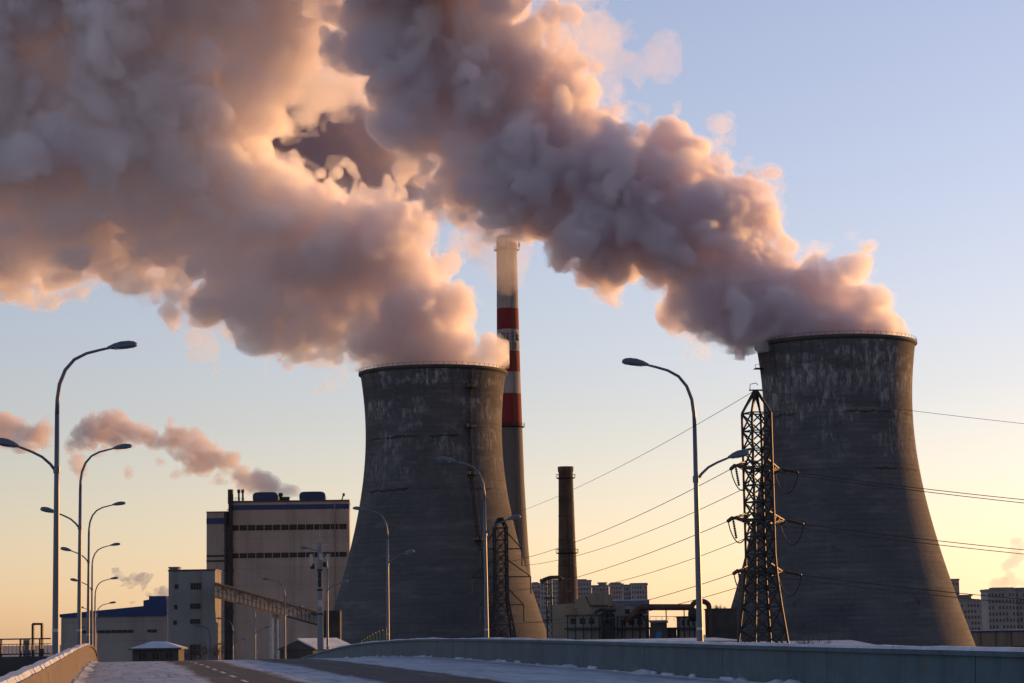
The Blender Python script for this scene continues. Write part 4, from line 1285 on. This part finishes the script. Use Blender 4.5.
# ------------------------------------------------------------------ pylons and lines
def lattice(mb, secs, rot, c, bar, leg):
    """square lattice through sections (half width, z)"""
    def cor(i, hw, z):
        a = rot + math.pi / 4 + i * math.pi / 2
        return np.array([c[0] + hw * 1.414 * math.cos(a), c[1] + hw * 1.414 * math.sin(a), z])
    for (h0, z0), (h1, z1) in zip(secs[:-1], secs[1:]):
        for i in range(4):
            mb.beam(cor(i, h0, z0), cor(i, h1, z1), leg)
            j = (i + 1) % 4
            mb.beam(cor(i, h0, z0), cor(j, h1, z1), bar); mb.beam(cor(j, h0, z0), cor(i, h1, z1), bar)
            if h1 > .2: mb.beam(cor(i, h1, z1), cor(j, h1, z1), bar)
    return cor

def string(mb, a, b, r, n=10):
    """a string of ribbed insulator discs"""
    a, b = np.asarray(a, float), np.asarray(b, float)
    m = 2 * n + 1
    t = np.linspace(0, 1, m)
    mb.tube([a + (b - a) * x for x in t], [r * (1 if i % 2 else .45) for i in range(m)], 8)

def cat_(a, b, sag, n=24):
    t = np.linspace(0, 1, n)[:, None]
    p = a + (np.asarray(b) - a) * t
    p[:, 2] -= (4 * sag * t * (1 - t))[:, 0]
    return p

def build_pylons():
    Y = 280
    c = P(763, 640, Y); c[2] = 0
    z = lambda py: P(763, py, Y)[2]
    root = empty('lattice_pylon', c, 'big dark lattice pylon with three arm levels before the cooling tower', 'pylon')
    m = MB()
    k = Y / F
    hw = lambda px: px * k / 2 * .82
    secs = [(hw(50), -.5), (hw(46), z(650)), (hw(41), z(630)), (hw(35), z(607)), (hw(31), z(588)), (hw(28), z(571)), (hw(26), z(554)), (hw(26), z(536)), (hw(26), z(519)), (hw(26), z(502)), (hw(26), z(485)), (hw(26), z(467)), (hw(26), z(449)), (hw(26), z(431)), (hw(26), z(413)), (hw(3), z(391))]
    rot = .38
    cor = lattice(m, secs, rot, c, .15, .27)
    m.build('lattice_body', M['steel_dark'], root)
    m = MB()
    m.beam(np.array([c[0] - .8, c[1], z(390)]), np.array([c[0] + .8, c[1], z(390)]), .16); m.tube([(c[0] - .7, c[1], z(390)), (c[0] - .65, c[1], z(384)), (c[0] + .1, c[1], z(383)), (c[0] + .3, c[1], z(385))], .05, 5)
    m.build('earth_peak', M['steel_dark'], root)
    ends = {}
    ad = np.array([-.62, -.785, 0])           # arms point across the line, mostly towards the viewer
    for yy, name in ((467, 'top'), (519, 'middle'), (571, 'bottom')):
        zz = z(yy)
        for sgn in (1, -1):
            a = MB()
            tip = np.array([c[0], c[1], zz]) + ad * sgn * (5.9 if yy == 519 else 5.0)
            side = np.array([ad[1], -ad[0], 0])
            for q in (-1, 1):
                a.beam(np.array([c[0], c[1], zz - .55]) + side * 1.45 * q, tip, .17); a.beam(np.array([c[0], c[1], zz + .9]) + side * 1.45 * q, tip, .13)
                for t in (.25, .5, .75):
                    b0 = np.array([c[0], c[1], zz - .55]) + side * 1.45 * q
                    a.beam(b0 + (tip - b0) * t, np.array([c[0], c[1], zz + .9]) + side * 1.45 * q + (tip - np.array([c[0], c[1], zz + .9]) - side * 1.45 * q) * (t + .2), .08)
            b0 = np.array([c[0], c[1], zz - .55])
            for t in (0, .3, .6): a.beam(b0 + side * 1.45 * (1 - t) + (tip - b0) * t, b0 - side * 1.45 * (1 - t) + (tip - b0) * min(1, t + .3), .09)
            a.build('cross_arm', M['steel_dark'], root)
            ends[(name, sgn)] = tip
    # second pylon
    Y2 = 545
    c2 = P(502, 640, Y2); c2[2] = 0
    z2 = lambda py: P(502, py, Y2)[2]
    root2 = empty('lattice_pylon', c2, 'small lattice pylon standing before the flank of the steaming cooling tower', 'pylon')
    m = MB(); k2 = Y2 / F
    secs = [(15 * k2, -.5), (12.5 * k2, z2(645)), (10 * k2, z2(625)), (7.8 * k2, z2(611)), (6.2 * k2, z2(600))] + [(6.0 * k2, z2(y)) for y in (588, 576, 564, 552, 540, 528)] + [(.4, z2(518))]
    lattice(m, secs, .2, c2, .2, .36); m.build('lattice_body', M['steel_dark'], root2)
    ends2 = {}
    for yy, sp, name in ((549, 21, 'top'), (577, 29.5, 'middle'), (605, 22, 'bottom')):
        zz = z2(yy)
        for sg in (-1, 1):
            a = MB(); tip = np.array([c2[0] + sg * sp * k2, c2[1], zz])
            for q in (-1.2, 1.2):
                a.beam((c2[0] + sg * 1.3, c2[1] + q, zz), tip, .24); a.beam((c2[0] + sg * 1.3, c2[1] + q, zz + 4.2), tip, .2)
            a.build('cross_arm', M['steel_dark'], root2)
            i_ = MB(); low = tip - np.array([0, 0, 4.0]); string(i_, tip, low, .2, 9); i_.build('insulator', M['porcelain'], root2)
            ends2[(name, sg)] = low
    # conductors: dead-ended at the big pylon with strings both ways, jumper loops between
    far = {}
    for i, (name, y0) in enumerate((('top', 492), ('middle', 541), ('bottom', 588))):
        for sg, dyy in ((1, 0), (-1, -7)):
            far[(name, sg)] = P(1024 + 330, y0 + 32 + dyy + 6, 330 + 12 * sg)
    label_l = {('top', 1): 'wire from the upper arm of the big pylon to the small pylon, on the insulator side', ('top', -1): 'wire from the upper arm of the big pylon to the small pylon, tower side',
               ('middle', 1): 'wire from the middle arm of the big pylon to the small pylon, on the insulator side', ('middle', -1): 'wire from the middle arm of the big pylon to the small pylon, tower side',
               ('bottom', 1): 'wire from the lower arm of the big pylon to the small pylon, on the insulator side', ('bottom', -1): 'wire from the lower arm of the big pylon to the small pylon, tower side'}
    nm = {'top': 'upper', 'middle': 'middle', 'bottom': 'lower'}
    for key, tip in ends.items():
        name, sg = key
        tgt = ends2[(name, -sg)]
        dl = (tgt - tip); dl /= np.linalg.norm(dl)
        dr = (far[key] - tip); dr /= np.linalg.norm(dr)
        la = tip + dl * 2.6 - np.array([0, 0, .25]); ra = tip + dr * 2.6 - np.array([0, 0, .25])
        for e, d_ in ((la, dl), (ra, dr)):
            i_ = MB(); string(i_, tip + d_ * .3, e, .24, 9); i_.build('insulator', M['porcelain'], root)
        mid = tip + np.array([-.1, 0, -3.0])
        i_ = MB()
        tt = np.linspace(0, 1, 15)
        i_.tube([la * (1 - t) + ra * t - np.array([0, 0, 2.6 * math.sin(math.pi * t) ** .7]) for t in tt], .075, 5); i_.build('jumper_loop', M['wire'], root)
        if sg == 1:
            i_ = MB(); string(i_, tip + np.array([0, 0, -.1]), tip + np.array([.35, 0, -2.5]), .18, 9); i_.build('insulator', M['porcelain'], root)
        w_ = MB(); w_.tube(cat_(la, tgt, 2.2, 30), .045, 5); o = w_.build('power_line', M['wire'], None)
        tag(o, 'black power line from the big pylon to the small one, ' + nm[name] + (' arm, front side' if sg == 1 else ' arm, rear side'), 'power line', 'conductors between the pylons')
        w_ = MB(); w_.tube(cat_(ra, far[key], .9, 24), .05, 5); o = w_.build('power_line', M['wire'], None)
        tag(o, 'black power line crossing the cooling tower towards the picture edge, ' + nm[name] + (' pair, lower wire' if sg == 1 else ' pair, upper wire'), 'power line', 'conductors crossing the cooling tower')
    top = np.array([c[0], c[1], z(390)])
    w_ = MB(); w_.tube(cat_(top, np.array([c2[0], c2[1], z2(518)]), 1.5, 24), .035, 5); o = w_.build('earth_wire', M['wire'], None)
    tag(o, 'thin earth wire from the peak of the big pylon to the small pylon', 'earth wire')
    w_ = MB(); w_.tube(cat_(top, P(1354, 452, 330), .8, 24), .03, 5); o = w_.build('earth_wire', M['wire'], None)
    tag(o, 'thin single earth wire crossing the sky from the pylon peak past the tower', 'earth wire')

def build_street_bits():
    # telecom pole with antennas and its slimmer neighbour
    Y = 240
    b = P(320.5, 648, Y); zb = float(elev(np.dot(b - O_, HD))) - 1.0
    z = lambda py: P(321, py, Y)[2]
    root = empty('telecom_pole', (b[0], b[1], 0), 'thick pale telecom pole carrying panel antennas and small boxes near its top', 'pole')
    p = np.array([b[0], b[1], 0])
    m = MB(); m.tube([p + [0, 0, 0], p + [0, 0, z(612)], p + [0, 0, z(543)]], [.36, .32, .24], 12); m.build('post', M['pole'], root, smooth=True)
    m = MB(); m.tube([p + [0, 0, z(543)], p + [0, 0, z(520)]], [.03, .015], 5); m.build('lightning_rod', M['galv'], root)
    m = MB(); m.beam(p + [-.9, 0, z(545)], p + [.9, 0, z(545)], .09); m.beam(p + [0, -.9, z(545.5)], p + [0, .9, z(545.5)], .09); m.beam(p + [-.9, 0, z(562)], p + [.9, 0, z(562)], .09); m.build('bracket', M['galv'], root)
    for (dx, y0, y1, mt, w_) in ((-.9, 554, 566, 'white_box', .30), (.85, 554, 567, 'white_box', .30), (-.75, 564, 569, 'steel_dark', .42), (.5, 562, 567, 'steel_dark', .4), (.1, 553, 560, 'white_box', .3)):
        m = MB(); m.box(p + [dx, -.35, (z(y0) + z(y1)) / 2], (w_, .2, z(y0) - z(y1)), .3 * dx); m.build('antenna', M[mt], root, bevel=.03)
    for y in (575, 583, 603.5):
        m = MB(); m.box(p + [0, -.42, z(y)], (.36, .22, .75)); m.build('equipment_box', M['steel_dark' if y < 600 else 'white_box'], root, bevel=.02)
    for y in (570, 590, 614):
        m = MB(); m.lathe([(.30, -.09), (.36, -.09), (.36, .09), (.30, .09)], p + [0, 0, z(y)], 12); m.build('clamp', M['steel_dark'], root)
    # green mesh fence on the far side of the teal parapet
    a, e = P(353, 641, 262), P(386, 634, 184)
    root = empty('mesh_fence', ((a + e) / 2) * np.array([1, 1, 0]), 'green mesh fence rising along the outside of the teal parapet', 'fence')
    n = 12
    t_ = lambda i: a + (e - a) * i / n
    def g(i): q = t_(i).copy(); q[2] = float(elev(np.dot(q - O_, HD))) + .9; return q
    ht = np.array([0, 0, 1.25])
    m = MB()
    for i in range(n): m.hexa([g(i), g(i + 1), g(i + 1) + [.05, 0, 0], g(i) + [.05, 0, 0]], [g(i) + ht, g(i + 1) + ht, g(i + 1) + ht + [.05, 0, 0], g(i) + ht + [.05, 0, 0]])
    m.build('mesh_panel', M['green'], root)
    for i in range(n + 1):
        m = MB(); q = g(i); m.beam(q - [0, 0, 1.2], q + ht + [0, 0, .15], .09); m.build('post', M['steel_dark'], root)
    # ramp wall, railing and goalpost frame past the tan parapet
    Y = 125
    zt = P(20, 657, Y)[2]
    x0, x1 = P(-60, 650, Y)[0], P(50, 650, Y)[0]
    root = empty('ramp_wall', ((x0 + x1) / 2, Y + 2, 0), 'dark retaining wall of a side ramp beyond the tan parapet', 'wall')
    m = MB(); m.box(((x0 + x1) / 2, Y + 3, zt / 2 - .25), (x1 - x0, 6, zt + .5)); m.build('wall', M['dark'], root)
    root = empty('railing', ((x0 + x1) / 2, Y + .2, zt), 'black steel railing with upright bars on the dark side ramp', 'railing')
    ztop = P(20, 639, Y)[2]
    m = MB(); m.beam((x0, Y + .2, ztop), (x1, Y + .2, ztop), .10, .07); m.beam((x0, Y + .2, zt + .15), (x1, Y + .2, zt + .15), .06); m.beam((x0, Y + .2, ztop - .28), (x1, Y + .2, ztop - .28), .04); m.build('rail', M['steel_dark'], root)
    for i in range(int((x1 - x0) / 1.05) + 1):
        m = MB(); m.beam((x0 + .1 + i * 1.05, Y + .2, zt), (x0 + .1 + i * 1.05, Y + .2, ztop + .03), .09); m.build('post', M['steel_dark'], root)
    m = MB()
    for i in range(int((x1 - x0) / .21)): m.beam((x0 + .1 + i * .21, Y + .2, zt + .15), (x0 + .1 + i * .21, Y + .2, ztop - .28), .022)
    m.build('bars', M['steel_dark'], root)
    root = empty('gate_frame', P(37.5, 657, Y + 3) * np.array([1, 1, 0]) + [0, 0, zt], 'open upright steel gate frame standing above the railing', 'gate')
    ya, yb = 624, 657
    m = MB(); m.beam(P(33, yb, Y + 3), P(33, ya, Y + 3), .12); m.beam(P(42, yb, Y + 3), P(42, ya, Y + 3), .12); m.beam(P(32.5, ya, Y + 3), P(42.6, ya, Y + 3), .12); m.build('frame', M['steel_dark'], root)
    root = empty('control_cabinet', P(27, 657, Y + 1.5) * np.array([1, 1, 0]) + [0, 0, zt], 'grey control cabinet behind the black railing', 'cabinet')
    m = MB(); q = P(27, 649, Y + 1.5); m.box((q[0], q[1], zt + .45), (.36, .35, .9)); m.build('body', M['lamp_paint'], root, bevel=.02)
    m = MB(); m.box((q[0], q[1], zt + .93), (.42, .42, .05)); m.build('top', M['snow'], root)
    m = MB(); m.box((q[0] + .1, q[1] - .19, zt + .5), (.03, .03, .12)); m.build('handle', M['steel_dark'], root)
    # bare bushes
    def bush(c0, r, h, label, seed, n=26):
        rng = random.Random(seed)
        m = MB()
        def grow(p, d, ln, rad, lv):
            q = p + d * ln
            m.tube([p, (p + q) / 2 + np.array([rng.uniform(-.05, .05) * ln for _ in range(3)]), q], [rad, rad * .8, rad * .6], 4)
            if lv:
                for _ in range(3):
                    d2 = d + np.array([rng.uniform(-.7, .7), rng.uniform(-.7, .7), rng.uniform(-.2, .5)])
                    grow(p + (q - p) * rng.uniform(.5, 1), d2 / np.linalg.norm(d2), ln * rng.uniform(.55, .8), rad * .6, lv - 1)
        for _ in range(n):
            d = np.array([rng.uniform(-.6, .6), rng.uniform(-.6, .6), 1.0]); d /= np.linalg.norm(d)
            grow(c0 + np.array([rng.uniform(-r, r), rng.uniform(-r, r), 0]), d, h * rng.uniform(.3, .5), .045, 2)
        o = m.build('bare_bush', M['shrub']); tag(o, label, 'bush')
    for (px, yt, Y, r, lab, sd) in ((812, 630, 402, 2.5, 'bare twiggy bush showing over the snowy lean-to roof', 3), (207, 636, 400, 2.2, 'bare bush at the foot of the plain grey stair tower', 4), (186, 640, 398, 2.0, 'smaller bare bush by the stair tower door, next to the gatehouse', 5), (720, 603, 575, 1.6, 'sparse dry bush on the roofline beside the pipe loop', 6)):
        top = P(px, yt, Y); h = 4.5 if sd != 6 else 2.5
        zb = top[2] - h
        bush(np.array([top[0], top[1], max(0, zb)]), r, h, lab, sd)
        if zb > 0:
            pass

def build_small_steam():
    pv = volmat('grey_smoke_volume', .03, (1, .85, .8), absorb=.03)
    A = [(163, 594, 3.2), (160, 589, 3.0), (157, 591, 2), (148, 596, 2.4), (145, 588, 2.2), (144, 582, 2.5), (149, 578, 2.4), (143, 577, 2), (137, 579, 2.5), (130, 582, 2.6), (123, 581, 2.2), (118, 576, 1.8), (116, 571, 1.4), (132, 603, 1.8), (136, 598, 1.6)]
    o = puff_mesh('steam_wisp', A, 462, .25, [(.15, volmat('thin_grey_steam_volume', .22, (1, .93, .93), absorb=.10))], seed=51, amp=1.5, wl=(3.2, 1.8, 1.0, .6), gain=(.7, .85, .7, .5), crumb=60)
    tag(o, 'faint grey wisps rising from the blue roof of the low hall', 'steam')
    B = [(1024, 583, 4), (1012, 582, 4), (1003, 582, 5), (995, 583, 4), (1010, 575, 4), (1005, 568, 3.5), (1011, 563, 4), (1017, 556, 4), (1014, 549, 4), (1020, 545, 4)]
    o = puff_mesh('smoke_wisp', B, 1290, .8, [(.6, pv)], seed=52, amp=1.0, wl=(8, 4, 2), gain=(.8, .7, .5), crumb=80)
    tag(o, 'faint brownish puff of smoke over the broad apartment block', 'smoke')

build_setting()
build_walls()
build_towers()
build_chimneys()
build_boiler_house()
build_transfer_tower()
build_left_factory()
build_midground()
build_apartments()
build_pylons()
build_lamps()
build_street_bits()
build_steam()
build_small_steam()
